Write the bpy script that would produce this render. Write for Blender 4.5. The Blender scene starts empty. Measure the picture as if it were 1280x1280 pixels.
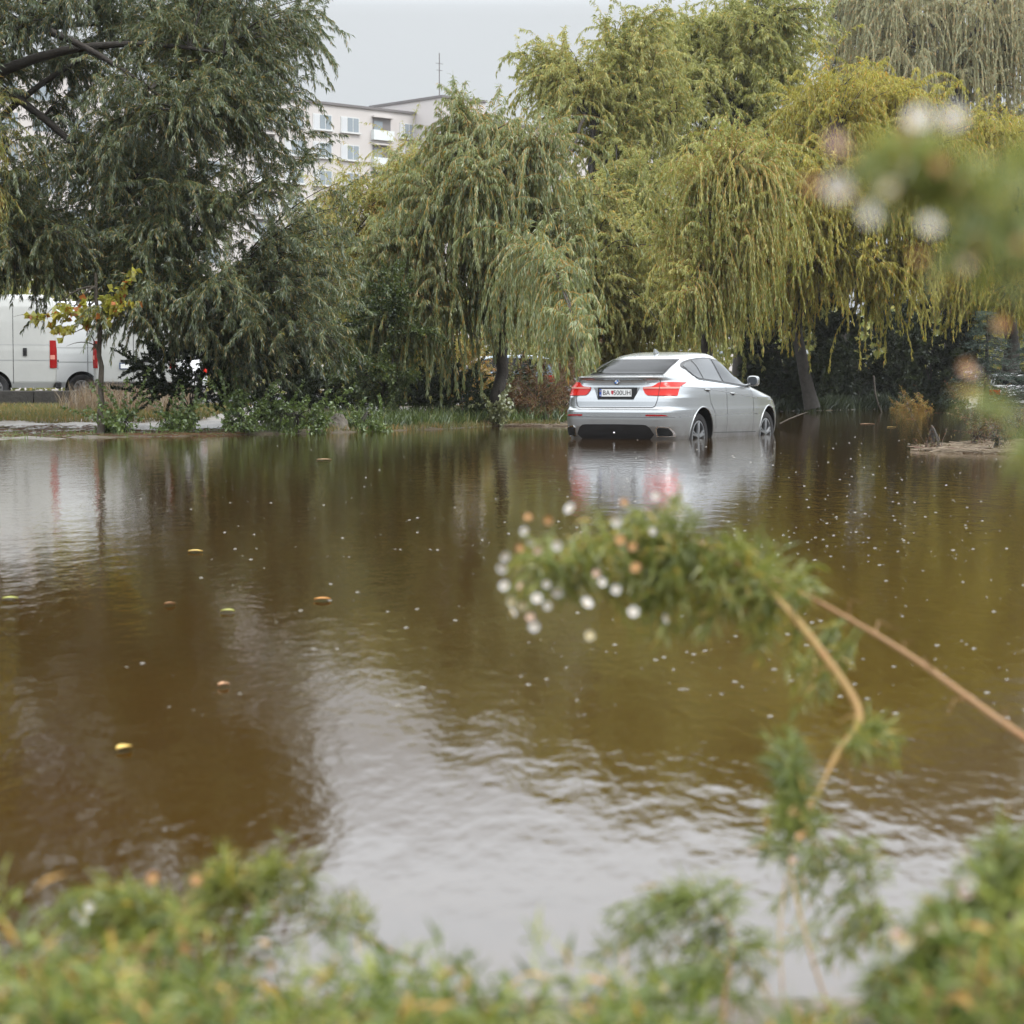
import bpy, bmesh, math, random
import numpy as np
from mathutils import Vector, Matrix
SC = bpy.context.scene
COL = SC.collection
R = math.radians
# ------------------------------------------------------------------ camera
H = 0.80; FPX = 2667.0; YH = 482.0
cam = bpy.data.cameras.new('camera'); camo = bpy.data.objects.new('camera', cam); COL.objects.link(camo)
PITCH = math.atan((640 - YH) / FPX)
camo.location = (0, 0, H); camo.rotation_euler = (math.pi/2 - PITCH, 0, 0)
cam.sensor_fit = 'HORIZONTAL'; cam.sensor_width = 24; cam.lens = FPX/1280*24
cam.clip_start = 0.05; cam.clip_end = 5000
cam.dof.use_dof = True; cam.dof.focus_distance = 33.0; cam.dof.aperture_fstop = 4.2
SC.camera = camo
# ------------------------------------------------------------------ world, sun, exposure
SUN_EL, SUN_AZ = R(52), R(118)          # azimuth clockwise from +Y
w = bpy.data.worlds.new('World'); SC.world = w; w.use_nodes = True
nt = w.node_tree; nt.nodes.clear()
out = nt.nodes.new('ShaderNodeOutputWorld'); bg = nt.nodes.new('ShaderNodeBackground'); bg.inputs[1].default_value = 0.10
sky = nt.nodes.new('ShaderNodeTexSky'); sky.sky_type = 'NISHITA'; sky.sun_disc = False
sky.sun_elevation = SUN_EL; sky.sun_rotation = SUN_AZ; sky.dust_density = 5; sky.air_density = 1
hs = nt.nodes.new('ShaderNodeHueSaturation'); hs.inputs['Saturation'].default_value = 0.25
tc = nt.nodes.new('ShaderNodeTexCoord'); sx = nt.nodes.new('ShaderNodeSeparateXYZ')
mr = nt.nodes.new('ShaderNodeMapRange'); mr.inputs[1].default_value = 0; mr.inputs[2].default_value = 0.9
rp = nt.nodes.new('ShaderNodeValToRGB')
rp.color_ramp.elements[0].color = (0.185, 0.198, 0.207, 1); rp.color_ramp.elements[1].color = (1.0, 1.0, 1.0, 1)
e_ = rp.color_ramp.elements.new(.19); e_.color = (.225,.237,.246,1)
e_ = rp.color_ramp.elements.new(.25); e_.color = (.62,.67,.72,1)
e_ = rp.color_ramp.elements.new(.36); e_.color = (.88,.94,1.0,1)
ml = nt.nodes.new('ShaderNodeVectorMath'); ml.operation = 'SCALE'; ml.inputs['Scale'].default_value = 21.0
mx = nt.nodes.new('ShaderNodeMix'); mx.data_type = 'RGBA'; mx.inputs[0].default_value = 0.85
L = nt.links.new
L(tc.outputs['Generated'], sx.inputs[0]); L(sx.outputs[2], mr.inputs[0]); L(mr.outputs[0], rp.inputs[0])
L(rp.outputs[0], ml.inputs[0]); L(sky.outputs[0], hs.inputs['Color']); L(hs.outputs[0], mx.inputs[6]); L(ml.outputs[0], mx.inputs[7])
L(mx.outputs[2], bg.inputs[0]); L(bg.outputs[0], out.inputs[0])
sl = bpy.data.lights.new('sun', 'SUN'); sl.energy = 1.0; sl.angle = R(14); sl.color = (1, 0.96, 0.9)
so = bpy.data.objects.new('sun', sl); COL.objects.link(so)
sd = Vector((math.sin(SUN_AZ)*math.cos(SUN_EL), math.cos(SUN_AZ)*math.cos(SUN_EL), math.sin(SUN_EL)))
so.rotation_euler = sd.to_track_quat('Z', 'Y').to_euler(); so.location = (20, -20, 40)
SC.view_settings.view_transform = 'Standard'; SC.view_settings.look = 'None'
SC.view_settings.exposure = 0.65; SC.view_settings.gamma = 1.0
SC.render.engine = 'CYCLES'
cy = SC.cycles; cy.use_denoising = True; cy.max_bounces = 7; cy.diffuse_bounces = 3; cy.glossy_bounces = 3
cy.transmission_bounces = 3; cy.transparent_max_bounces = 6; cy.volume_bounces = 1; cy.caustics_reflective = False; cy.caustics_refractive = False
cy.volume_step_rate = 4

# ------------------------------------------------------------------ helpers
def P(px, py, Y):
    """a point of the place seen at (px,py) at depth Y"""
    x = (px-640)/FPX; yy = (640-py)/FPX
    c, s = math.cos(PITCH), math.sin(PITCH)
    dy = c + yy*s; dz = -s + yy*c
    return (x/dy*Y, Y, H + dz/dy*Y)
def tag(o, label=None, cat=None, group=None, kind=None):
    if label: o['label'] = label
    if cat: o['category'] = cat
    if group: o['group'] = group
    if kind: o['kind'] = kind
    return o
def link(name, data, parent=None, loc=None):
    o = bpy.data.objects.new(name, data); COL.objects.link(o)
    if parent: o.parent = parent
    if loc is not None: o.location = loc
    return o
def thing(name, label, cat, loc=(0,0,0), rz=0, group=None):
    o = link(name, None, None, loc); o.rotation_euler = (0, 0, rz); o.empty_display_size = .2
    return tag(o, label, cat, group)
def mesh_np(name, V, F, mats, parent=None, mi=None, smooth=False, loc=None):
    """V (n,3), F (m,k) array or list of faces"""
    me = bpy.data.meshes.new(name)
    V = np.asarray(V, dtype=np.float32)
    if isinstance(F, np.ndarray):
        m, k = F.shape
        me.vertices.add(len(V)); me.vertices.foreach_set('co', V.ravel())
        me.loops.add(m*k); me.loops.foreach_set('vertex_index', F.astype(np.int32).ravel())
        me.polygons.add(m); me.polygons.foreach_set('loop_start', np.arange(0, m*k, k, dtype=np.int32))
        me.update(calc_edges=True)
    else:
        me.from_pydata(V.tolist(), [], [list(f) for f in F])
    for m_ in (mats if isinstance(mats, (list, tuple)) else [mats]): me.materials.append(m_)
    if mi is not None: me.polygons.foreach_set('material_index', np.asarray(mi, dtype=np.int32))
    if smooth: me.polygons.foreach_set('use_smooth', np.ones(len(me.polygons), dtype=bool))
    me.update()
    return link(name, me, parent, loc)
class MB:
    """collects shapes for ONE mesh"""
    def __init__(s): s.v = []; s.f = []; s.m = []
    def add(s, V, F, mi=0):
        b = len(s.v); s.v += [tuple(map(float, v)) for v in V]
        s.f += [tuple(int(i)+b for i in f) for f in F]; s.m += [mi]*len(F); return s
    def box(s, c, d, mi=0, rz=0, bev=0.0):
        x, y, z = d[0]/2, d[1]/2, d[2]/2; ca, sa = math.cos(rz), math.sin(rz)
        V = []
        if bev:
            b = min(bev, x*.9, y*.9, z*.9)
            for zz, q in ((-z, b), (-z+b, 0), (z-b, 0), (z, b)):
                for (i, j) in ((-x+q, -y+q+(b if not q else 0)), (-x+q+(b if not q else 0), -y+q), (x-q-(b if not q else 0), -y+q), (x-q, -y+q+(b if not q else 0)),
                               (x-q, y-q-(b if not q else 0)), (x-q-(b if not q else 0), y-q), (-x+q+(b if not q else 0), y-q), (-x+q, y-q-(b if not q else 0))):
                    V.append((i, j, zz))
            F = [tuple(range(7, -1, -1)), tuple(range(24, 32))]
            for k in range(3):
                for i in range(8): F.append((k*8+i, k*8+(i+1) % 8, k*8+8+(i+1) % 8, k*8+8+i))
        else:
            V = [(-x,-y,-z),(x,-y,-z),(x,y,-z),(-x,y,-z),(-x,-y,z),(x,-y,z),(x,y,z),(-x,y,z)]
            F = [(3,2,1,0),(4,5,6,7),(0,1,5,4),(1,2,6,5),(2,3,7,6),(3,0,4,7)]
        V = [(c[0]+a*ca-b_*sa, c[1]+a*sa+b_*ca, c[2]+z_) for a, b_, z_ in V]
        return s.add(V, F, mi)
    def lathe(s, prof, axis='z', c=(0,0,0), n=24, mi=0, flip=False):
        V = []; k = len(prof)
        for i in range(n):
            a = 2*math.pi*i/n
            for r, h in prof:
                p = (r*math.cos(a), r*math.sin(a), h)
                if axis == 'y': p = (p[0], p[2], p[1])
                if axis == 'x': p = (p[2], p[0], p[1])
                V.append((p[0]+c[0], p[1]+c[1], p[2]+c[2]))
        F = []
        for i in range(n):
            for j in range(k-1):
                a, b = i*k+j, ((i+1) % n)*k+j
                F.append((a, b, b+1, a+1) if not flip else (a, a+1, b+1, b))
        return s.add(V, F, mi)
    def tube(s, pts, r, n=8, mi=0):
        pts = np.array(pts, float); rr = np.full(len(pts), r) if np.isscalar(r) else np.array(r, float)
        V, F = tubes(pts[None], rr[None], n)
        return s.add(V, F.tolist(), mi)
    def build(s, name, mats, parent=None, smooth=False, loc=None, sharp=None):
        o = mesh_np(name, s.v, s.f, mats, parent, s.m, smooth, loc)
        if sharp: o.data.set_sharp_from_angle(angle=R(sharp))
        return o
def nrm(a): return a/np.maximum(np.linalg.norm(a, axis=-1, keepdims=True), 1e-9)
def tubes(Pn, Rn, sides=3):
    """Pn (m,k,3) Rn (m,k) -> V, F quads"""
    m, k, _ = Pn.shape
    T = np.empty_like(Pn); T[:, 1:-1] = Pn[:, 2:]-Pn[:, :-2]; T[:, 0] = Pn[:, 1]-Pn[:, 0]; T[:, -1] = Pn[:, -1]-Pn[:, -2]
    T = nrm(T)
    ref = np.tile(np.array([0.31, 0.95, 0.05]), (m, 1))
    mean = nrm(Pn[:, -1]-Pn[:, 0]); bad = np.abs((mean*ref).sum(1)) > .8; ref[bad] = np.array([0.95, -.3, 0.1])
    A = nrm(np.cross(T, ref[:, None, :])); B = np.cross(T, A)
    ang = np.arange(sides)*2*math.pi/sides
    V = Pn[:, :, None, :] + Rn[:, :, None, None]*(A[:, :, None, :]*np.cos(ang)[None, None, :, None] + B[:, :, None, :]*np.sin(ang)[None, None, :, None])
    idx = np.arange(m*k*sides).reshape(m, k, sides)
    a = idx[:, :-1]; b = np.roll(idx, -1, 2)[:, :-1]; c = np.roll(idx, -1, 2)[:, 1:]; d = idx[:, 1:]
    F = np.stack([a, b, c, d], -1).reshape(-1, 4)
    return V.reshape(-1, 3), F

# ------------------------------------------------------------------ materials
def mat(name, col=(.5,.5,.5), rough=.6, metal=0., spec=.5, coat=0., noise=None, bump=None, emis=None, alpha=None, trans=0., ior=1.45):
    """noise = (scale, colour2, amount) ; bump=(scale,strength,distance)"""
    m = bpy.data.materials.new(name); m.use_nodes = True; n = m.node_tree; b = n.nodes['Principled BSDF']
    b.inputs['Base Color'].default_value = (*col, 1); b.inputs['Roughness'].default_value = rough
    b.inputs['Metallic'].default_value = metal; b.inputs['Specular IOR Level'].default_value = spec
    b.inputs['Coat Weight'].default_value = coat; b.inputs['Coat Roughness'].default_value = .04
    b.inputs['Transmission Weight'].default_value = trans; b.inputs['IOR'].default_value = ior
    if noise or bump:
        t = n.nodes.new('ShaderNodeTexCoord')
    if noise:
        nz = n.nodes.new('ShaderNodeTexNoise'); nz.inputs['Scale'].default_value = noise[0]; nz.inputs['Detail'].default_value = 6; nz.inputs['Roughness'].default_value = .65
        n.links.new(t.outputs['Object'], nz.inputs['Vector'])
        r = n.nodes.new('ShaderNodeValToRGB'); r.color_ramp.elements[0].position = .5-noise[2]/2; r.color_ramp.elements[1].position = .5+noise[2]/2
        r.color_ramp.elements[0].color = (*col, 1); r.color_ramp.elements[1].color = (*noise[1], 1)
        n.links.new(nz.outputs[0], r.inputs[0]); n.links.new(r.outputs[0], b.inputs['Base Color'])
    if bump:
        nb = n.nodes.new('ShaderNodeTexNoise'); nb.inputs['Scale'].default_value = bump[0]; nb.inputs['Detail'].default_value = 5
        n.links.new(t.outputs['Object'], nb.inputs['Vector'])
        bb = n.nodes.new('ShaderNodeBump'); bb.inputs['Strength'].default_value = bump[1]; bb.inputs['Distance'].default_value = bump[2]
        n.links.new(nb.outputs[0], bb.inputs['Height']); n.links.new(bb.outputs[0], b.inputs['Normal'])
    if emis: b.inputs['Emission Color'].default_value = (*emis, 1); b.inputs['Emission Strength'].default_value = 1
    return m
def leafmat(name, cols, pos=None, accent=None, transl=.35, gloss=.12, nscale=.6, rough=.4):
    """leaf colours picked per leaf, shifted by a slow noise over the crown; accent=(colour, share)"""
    m = bpy.data.materials.new(name); m.use_nodes = True; n = m.node_tree; n.nodes.clear(); Lk = n.links.new
    o = n.nodes.new('ShaderNodeOutputMaterial')
    g = n.nodes.new('ShaderNodeNewGeometry'); t = n.nodes.new('ShaderNodeTexCoord')
    nz = n.nodes.new('ShaderNodeTexNoise'); nz.inputs['Scale'].default_value = nscale; nz.inputs['Detail'].default_value = 3
    Lk(t.outputs['Object'], nz.inputs['Vector'])
    mp = n.nodes.new('ShaderNodeMapRange'); mp.inputs[1].default_value = .3; mp.inputs[2].default_value = .7; mp.clamp = True
    Lk(nz.outputs[0], mp.inputs[0])
    mxf = n.nodes.new('ShaderNodeMath'); mxf.operation = 'MULTIPLY'; mxf.inputs[1].default_value = .5; Lk(mp.outputs[0], mxf.inputs[0])
    ad = n.nodes.new('ShaderNodeMath'); ad.operation = 'MULTIPLY_ADD'; ad.inputs[1].default_value = .5
    Lk(g.outputs['Random Per Island'], ad.inputs[0]); Lk(mxf.outputs[0], ad.inputs[2])
    r = n.nodes.new('ShaderNodeValToRGB'); cr = r.color_ramp
    cs = list(cols); k = len(cs)
    while len(cr.elements) < k: cr.elements.new(.5)
    for i, c in enumerate(cs): cr.elements[i].position = .12 + .76*i/(k-1); cr.elements[i].color = (*c, 1)
    Lk(ad.outputs[0], r.inputs[0]); colout = r.outputs[0]
    if accent:
        wn = n.nodes.new('ShaderNodeTexWhiteNoise'); wn.noise_dimensions = '1D'; Lk(g.outputs['Random Per Island'], wn.inputs['W'])
        gt = n.nodes.new('ShaderNodeMath'); gt.operation = 'LESS_THAN'; gt.inputs[1].default_value = accent[1]; Lk(wn.outputs[0], gt.inputs[0])
        mm = n.nodes.new('ShaderNodeMix'); mm.data_type = 'RGBA'; Lk(gt.outputs[0], mm.inputs[0]); Lk(colout, mm.inputs[6]); mm.inputs[7].default_value = (*accent[0], 1)
        colout = mm.outputs[2]
    d = n.nodes.new('ShaderNodeBsdfDiffuse'); tr = n.nodes.new('ShaderNodeBsdfTranslucent'); gl = n.nodes.new('ShaderNodeBsdfGlossy'); gl.inputs['Roughness'].default_value = rough
    gl.inputs['Color'].default_value = (.8,.85,.9,1)
    Lk(colout, d.inputs[0]); Lk(colout, tr.inputs[0])
    m1 = n.nodes.new('ShaderNodeMixShader'); m1.inputs[0].default_value = transl; Lk(d.outputs[0], m1.inputs[1]); Lk(tr.outputs[0], m1.inputs[2])
    m2 = n.nodes.new('ShaderNodeMixShader'); m2.inputs[0].default_value = gloss; Lk(m1.outputs[0], m2.inputs[1]); Lk(gl.outputs[0], m2.inputs[2])
    Lk(m2.outputs[0], o.inputs[0])
    return m
M = {}
M['bark'] = mat('dark wet bark', (.022,.018,.014), .7, noise=(9, (.05,.042,.034), .4), bump=(30, .6, .02))
M['bark_grey'] = mat('grey brown bark', (.05,.04,.03), .8, noise=(9, (.1,.085,.065), .4), bump=(30, .6, .02))
M['twig_olive'] = mat('olive twigs', (.20,.165,.055), .6, noise=(3, (.28,.20,.06), .4))
M['twig_orange'] = mat('orange twigs', (.46,.22,.04), .6, noise=(2, (.30,.21,.06), .4))
M['twig_brown'] = mat('brown twigs', (.11,.08,.05), .7)

# ------------------------------------------------------------------ the ground, the water
def shore(x):
    """depth at which the flood ends, by X"""
    xs = np.array([-200, -40, -7.9, -5.4, -3.2, -1.2, -.3, 1.0, 2.2, 6, 9, 12.3, 20, 60, 200.])
    ys = np.array([33, 32.0, 32.4, 34.0, 36.0, 39.5, 42.3, 44, 50, 61, 67, 72, 86, 110, 120.])
    return np.interp(x, xs, ys)
def gz(X, Y):
    X = np.asarray(X, float); Y = np.asarray(Y, float)
    d = Y - shore(X)
    rough = .018*np.sin(X*2.3+1.3*np.sin(Y*1.7))*np.cos(Y*2.9+X*.7) + .012*np.sin(X*6.1+Y*4.3) + .012*np.cos(X*4.2-Y*7.7)
    left = np.clip((-4.6-X)/1.2, 0, 1)
    up = np.interp(d, [-40, -6, -1.2, 0, .8, 3, 9, 60, 400], [-.7, -.40, -.22, 0, .05, .12, .34, .36, .4])
    mud = np.interp(d, [-40, -6, -2.0, 0, 3.2, 6.0, 10, 60, 400], [-.7, -.36, -.05, .006, .022, .22, .34, .36, .4])
    z = up*(1-left) + mud*left + rough*np.clip(1.5-np.abs(d)/8, 0, 1)
    # the islet of straw on the right
    e = np.sqrt(((X-7.0)/2.0)**2 + ((Y-26.8)/2.5)**2)
    z = np.maximum(z, .07 - .12*e**2*1.0 + rough*.8)
    # the bank under the camera
    z = np.where(Y < 12, np.maximum(z, np.clip((2.75-Y)*.16, -.7, .13)), z)
    return z
ux = np.concatenate([-np.geomspace(1600, 14, 26), np.linspace(-13.5, 13.5, 200), np.geomspace(14, 1600, 26)])
uy = np.concatenate([-np.geomspace(300, 8, 10)[:-1], np.linspace(-6, 20, 60), np.linspace(20.3, 56, 240), np.geomspace(57, 2500, 40)])
GX, GY = np.meshgrid(ux, uy); GZ = gz(GX, GY)
idx = np.arange(GX.size).reshape(GX.shape)
F = np.stack([idx[:-1,:-1], idx[:-1,1:], idx[1:,1:], idx[1:,:-1]], -1).reshape(-1, 4)
gm = mat('muddy ground', (.055,.042,.026), .45, noise=(1.6, (.15,.12,.08), .35), bump=(14, .7, .03))
ground = mesh_np('ground', np.stack([GX, GY, GZ], -1).reshape(-1, 3), F, gm, smooth=True); tag(ground, kind='structure')

def water_mat():
    m = bpy.data.materials.new('brown flood water'); m.use_nodes = True; n = m.node_tree; b = n.nodes['Principled BSDF']; Lk = n.links.new
    t = n.nodes.new('ShaderNodeTexCoord')
    nz = n.nodes.new('ShaderNodeTexNoise'); nz.inputs['Scale'].default_value = .35; nz.inputs['Detail'].default_value = 5
    Lk(t.outputs['Object'], nz.inputs['Vector'])
    r = n.nodes.new('ShaderNodeValToRGB'); r.color_ramp.elements[0].position = .3; r.color_ramp.elements[1].position = .7
    r.color_ramp.elements[0].color = (.034,.0160,.0018, 1); r.color_ramp.elements[1].color = (.047,.0235,.0030, 1)
    Lk(nz.outputs[0], r.inputs[0]); Lk(r.outputs[0], b.inputs['Base Color'])
    b.inputs['Roughness'].default_value = .02; b.inputs['IOR'].default_value = 1.40; b.inputs['Specular IOR Level'].default_value = .5
    mp = n.nodes.new('ShaderNodeMapping'); mp.inputs['Rotation'].default_value = (0, 0, R(-20)); mp.inputs['Scale'].default_value = (1.5, .62, 1)
    Lk(t.outputs['Object'], mp.inputs[0])
    last = None
    for sc, st, ds, src in ((1.2, .5, .006, mp.outputs[0]), (6.0, .5, .0046, mp.outputs[0]), (17.0, .5, .0021, mp.outputs[0]), (48.0, .4, .0005, t.outputs['Object'])):
        q = n.nodes.new('ShaderNodeTexNoise'); q.inputs['Scale'].default_value = sc; q.inputs['Detail'].default_value = 2.5
        Lk(src, q.inputs['Vector'])
        bb = n.nodes.new('ShaderNodeBump'); bb.inputs['Strength'].default_value = st; bb.inputs['Distance'].default_value = ds
        Lk(q.outputs[0], bb.inputs['Height'])
        if last: Lk(last.outputs[0], bb.inputs['Normal'])
        last = bb
    Lk(last.outputs[0], b.inputs['Normal'])
    return m
M['water'] = water_mat()
wx = np.concatenate([[-300, -100, -40], np.linspace(-20, 20, 9), [40, 100, 300]]); wy = np.linspace(1.5, 125, 20)
WX, WY = np.meshgrid(wx, wy); idx = np.arange(WX.size).reshape(WX.shape)
F = np.stack([idx[:-1,:-1], idx[:-1,1:], idx[1:,1:], idx[1:,:-1]], -1).reshape(-1, 4)
tag(mesh_np('water', np.stack([WX, WY, WX*0], -1).reshape(-1, 3), F, M['water']), kind='structure')
# parking lot behind the left bank
asph = mat('wet asphalt', (.022,.022,.023), .8, noise=(3, (.05,.05,.05), .4), bump=(60, .3, .01))
lot = MB(); lot.box((-27, 73.5, .34), (48, 49, .10)); tag(lot.build('parking_lot', asph), kind='structure')

# ------------------------------------------------------------------ vehicles: bodies from stacked plan outlines
def lerp(tab, z, j):
    a = np.array(tab); return np.interp(z, a[:, 0], a[:, j])
class Body:
    """levels: rows z, x_rear, x_front, half width, rear exponent, front exponent ; local +X forward, +Y left"""
    def __init__(s, tab, xc, edge=None): s.tab = np.array(tab, float); s.xc = xc
    def row(s, z): return [float(np.interp(z, s.tab[:, 0], s.tab[:, j])) for j in range(1, 6)]
    def side(s, x, z, sg=-1, off=.005):
        def f(x, z):
            xr, xf, w_, nr, nf = s.row(z)
            if x < s.xc: q = min(abs((s.xc-x)/(s.xc-xr)), .999); n_ = nr
            else: q = min(abs((x-s.xc)/(xf-s.xc)), .999); n_ = nf
            return np.array([x, sg*w_*(1-q**n_)**(1/n_), z])
        p = f(x, z); e = .01
        nn = np.cross(f(x+e, z)-f(x-e, z), f(x, z+e)-f(x, z-e)); nn /= max(np.linalg.norm(nn), 1e-9)
        if nn[1]*sg < 0: nn = -nn
        return p+nn*off
    def rear(s, y, z, off=.005, front=False):
        def f(y, z):
            xr, xf, w_, nr, nf = s.row(z)
            q = min(abs(y)/w_, .9995); n_ = nf if front else nr
            u = (1-q**n_)**(1/n_)
            return np.array([s.xc+(xf-s.xc)*u if front else s.xc-(s.xc-xr)*u, y, z])
        p = f(y, z); e = .006
        nn = np.cross(f(y+e, z)-f(y-e, z), f(y, z+e)-f(y, z-e)); nn /= max(np.linalg.norm(nn), 1e-9)
        if (nn[0] > 0) != front: nn = -nn
        return p+nn*off
    def build(s, name, mats, parent, arches=(), ar=.43, nz=70, no=44, depth=.34, extra=()):
        t = s.tab; z0, z1 = t[0, 0], t[-1, 0]
        zs = np.unique(np.concatenate([np.linspace(z0, z1, nz), t[:, 0]]))
        rings = []
        for z in zs:
            xr, xf, w_, nr, nf = s.row(z)
            half = []
            def q(nn, k):
                a = np.linspace(0, math.pi/2, 200); c = np.cos(a)**(2/nn); d = np.sin(a)**(2/nn)
                return a, c, d
            a, c, d = q(nr, no); pr = np.stack([s.xc-(s.xc-xr)*c, w_*d], 1)
            a, c, d = q(nf, no); pf = np.stack([s.xc+(xf-s.xc)*c, w_*d], 1)[::-1]
            def res(p, k):
                l = np.concatenate([[0], np.cumsum(np.linalg.norm(np.diff(p, axis=0), axis=1))]); l /= l[-1]
                u = np.linspace(0, 1, k)
                return np.stack([np.interp(u, l, p[:, 0]), np.interp(u, l, p[:, 1])], 1)
            h = np.concatenate([res(pr, no), res(pf, no)[1:]])          # rear centre -> side -> front centre (y>0)
            ring = np.concatenate([h, (h[1:-1]*[1, -1])[::-1]])
            rings.append(np.column_stack([ring, np.full(len(ring), z)]))
        V = np.concatenate(rings); k = len(rings[0]); F = []
        for i in range(len(zs)-1):
            for j in range(k): F.append((i*k+j, i*k+(j+1) % k, (i+1)*k+(j+1) % k, (i+1)*k+j))
        F = [f[::-1] for f in F]
        F.append(tuple(range(k))); F.append(tuple(range((len(zs)-1)*k+k-1, (len(zs)-1)*k-1, -1)))
        o = mesh_np(name, V, F, mats, None, None, True)
        cutters = []
        for (cx, cz) in arches:
            for sg in (-1, 1):
                c = MB(); n = 40; yy = sorted([sg*1.3, sg*(s.row(cz)[2]-depth)])
                V2 = [(cx+ar*math.cos(2*math.pi*i/n), y_, cz+ar*math.sin(2*math.pi*i/n)) for y_ in yy for i in range(n)]
                F2 = [tuple(range(n-1, -1, -1)), tuple(range(n, 2*n))] + [(i, (i+1) % n, n+(i+1) % n, n+i) for i in range(n)]
                F2 = [f[::-1] for f in F2] if False else F2
                c.add(V2, F2, 1); cutters.append(c.build('cutter', mats))
        for cobj in extra: cutters.append(cobj)
        for c in cutters:
            bm = bmesh.new(); bm.from_mesh(c.data); bmesh.ops.recalc_face_normals(bm, faces=bm.faces); bm.to_mesh(c.data); bm.free()
            md = o.modifiers.new('cut', 'BOOLEAN'); md.operation = 'DIFFERENCE'; md.object = c; md.solver = 'EXACT'
        bm = bmesh.new(); bm.from_mesh(o.data); bmesh.ops.recalc_face_normals(bm, faces=bm.faces); bm.to_mesh(o.data); bm.free()
        if cutters:
            bpy.context.view_layer.update()
            dg = bpy.context.evaluated_depsgraph_get(); me = bpy.data.meshes.new_from_object(o.evaluated_get(dg))
            o.modifiers.clear(); o.data = me; me.name = name
            for c in cutters: bpy.data.objects.remove(c)
        o.data.polygons.foreach_set('use_smooth', np.ones(len(o.data.polygons), dtype=bool))
        o.data.set_sharp_from_angle(angle=R(32))
        if parent: o.parent = parent
        return o
def patch(name, fn, u0, u1, lo, hi, mats, parent, nu=14, nv=6, thick=.012, smooth=True):
    """fn(a,b,off) on the body; a from u0 to u1, b between lo(a) and hi(a). A skirt of real depth runs round its edge."""
    lo_ = lo if callable(lo) else (lambda a: lo); hi_ = hi if callable(hi) else (lambda a: hi)
    V = []; G = []
    for i in range(nu+1):
        a = u0+(u1-u0)*i/nu
        G.append([len(V)+j for j in range(nv+1)])
        for j in range(nv+1): V.append(fn(a, lo_(a)+(hi_(a)-lo_(a))*j/nv))
    C = np.mean(V, axis=0)
    F = [(G[i][j], G[i+1][j], G[i+1][j+1], G[i][j+1]) for i in range(nu) for j in range(nv)]
    return V, F, G
def onbody(name, body, face, u0, u1, lo, hi, mats, parent, off=.006, nu=14, nv=6, sg=-1, swap=False, mi=0):
    """face 'side': a=x,b=z ; 'rear': a=y,b=z"""
    def fn(a, b, o=off):
        if swap: a, b = b, a
        return body.side(a, b, sg, o) if face == 'side' else body.rear(a, b, o, face == 'front')
    V, F, G = patch(name, fn, u0, u1, lo, hi, mats, parent, nu, nv)
    lo_ = lo if callable(lo) else (lambda a: lo); hi_ = hi if callable(hi) else (lambda a: hi)
    # skirt
    ring = [G[i][0] for i in range(nu+1)] + [G[nu][j] for j in range(1, nv+1)] + [G[i][nv] for i in range(nu-1, -1, -1)] + [G[0][j] for j in range(nv-1, 0, -1)]
    par = {}
    for i in range(nu+1):
        a = u0+(u1-u0)*i/nu
        for j in range(nv+1): par[G[i][j]] = (a, lo_(a)+(hi_(a)-lo_(a))*j/nv)
    b0 = len(V)
    for r_ in ring: V.append(fn(*par[r_], -.012))
    k = len(ring); F += [(ring[i], ring[(i+1) % k], b0+(i+1) % k, b0+i) for i in range(k)]
    o = mesh_np(name, np.array(V), [tuple(f) for f in F], mats, parent, None, True)
    bm = bmesh.new(); bm.from_mesh(o.data); bmesh.ops.remove_doubles(bm, verts=bm.verts, dist=1e-5); bmesh.ops.recalc_face_normals(bm, faces=bm.faces); bm.to_mesh(o.data); bm.free()
    o.data.set_sharp_from_angle(angle=R(40))
    return o
def itp(pts):
    xs = [p[0] for p in pts]; ys = [p[1] for p in pts]
    if xs[0] > xs[-1]: xs = xs[::-1]; ys = ys[::-1]
    return lambda a: float(np.interp(a, xs, ys))
def strip(name, body, face, pts, w_, m, parent, sg=-1, off=.004):
    """a narrow band on the body along points"""
    MBs = MB(); V = []
    P_ = [np.array(p, float) for p in pts]
    dense = []
    for a, b in zip(P_[:-1], P_[1:]):
        k = max(2, int(np.linalg.norm(b-a)/.05))
        dense += [a+(b-a)*i/k for i in range(k)]
    dense.append(P_[-1])
    for i, p in enumerate(dense):
        t = dense[min(i+1, len(dense)-1)]-dense[max(i-1, 0)]; t = t/max(np.linalg.norm(t), 1e-9); n_ = np.array([-t[1], t[0]])*w_/2
        for q in (p-n_, p+n_):
            V.append(body.side(q[0], q[1], sg, off) if face == 'side' else body.rear(q[0], q[1], off, face == 'front'))
    F = [(2*i, 2*i+1, 2*i+3, 2*i+2) for i in range(len(dense)-1)]
    return mesh_np(name, np.array(V), F, m, parent, None, True)
def text_mesh(s, size, extrude=.001):
    cu = bpy.data.curves.new('t', 'FONT'); cu.body = s; cu.size = size; cu.extrude = extrude; cu.align_x = 'CENTER'; cu.align_y = 'CENTER'
    o = bpy.data.objects.new('t', cu); COL.objects.link(o); bpy.context.view_layer.update()
    dg = bpy.context.evaluated_depsgraph_get(); me = bpy.data.meshes.new_from_object(o.evaluated_get(dg))
    bpy.data.objects.remove(o); return me
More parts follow.
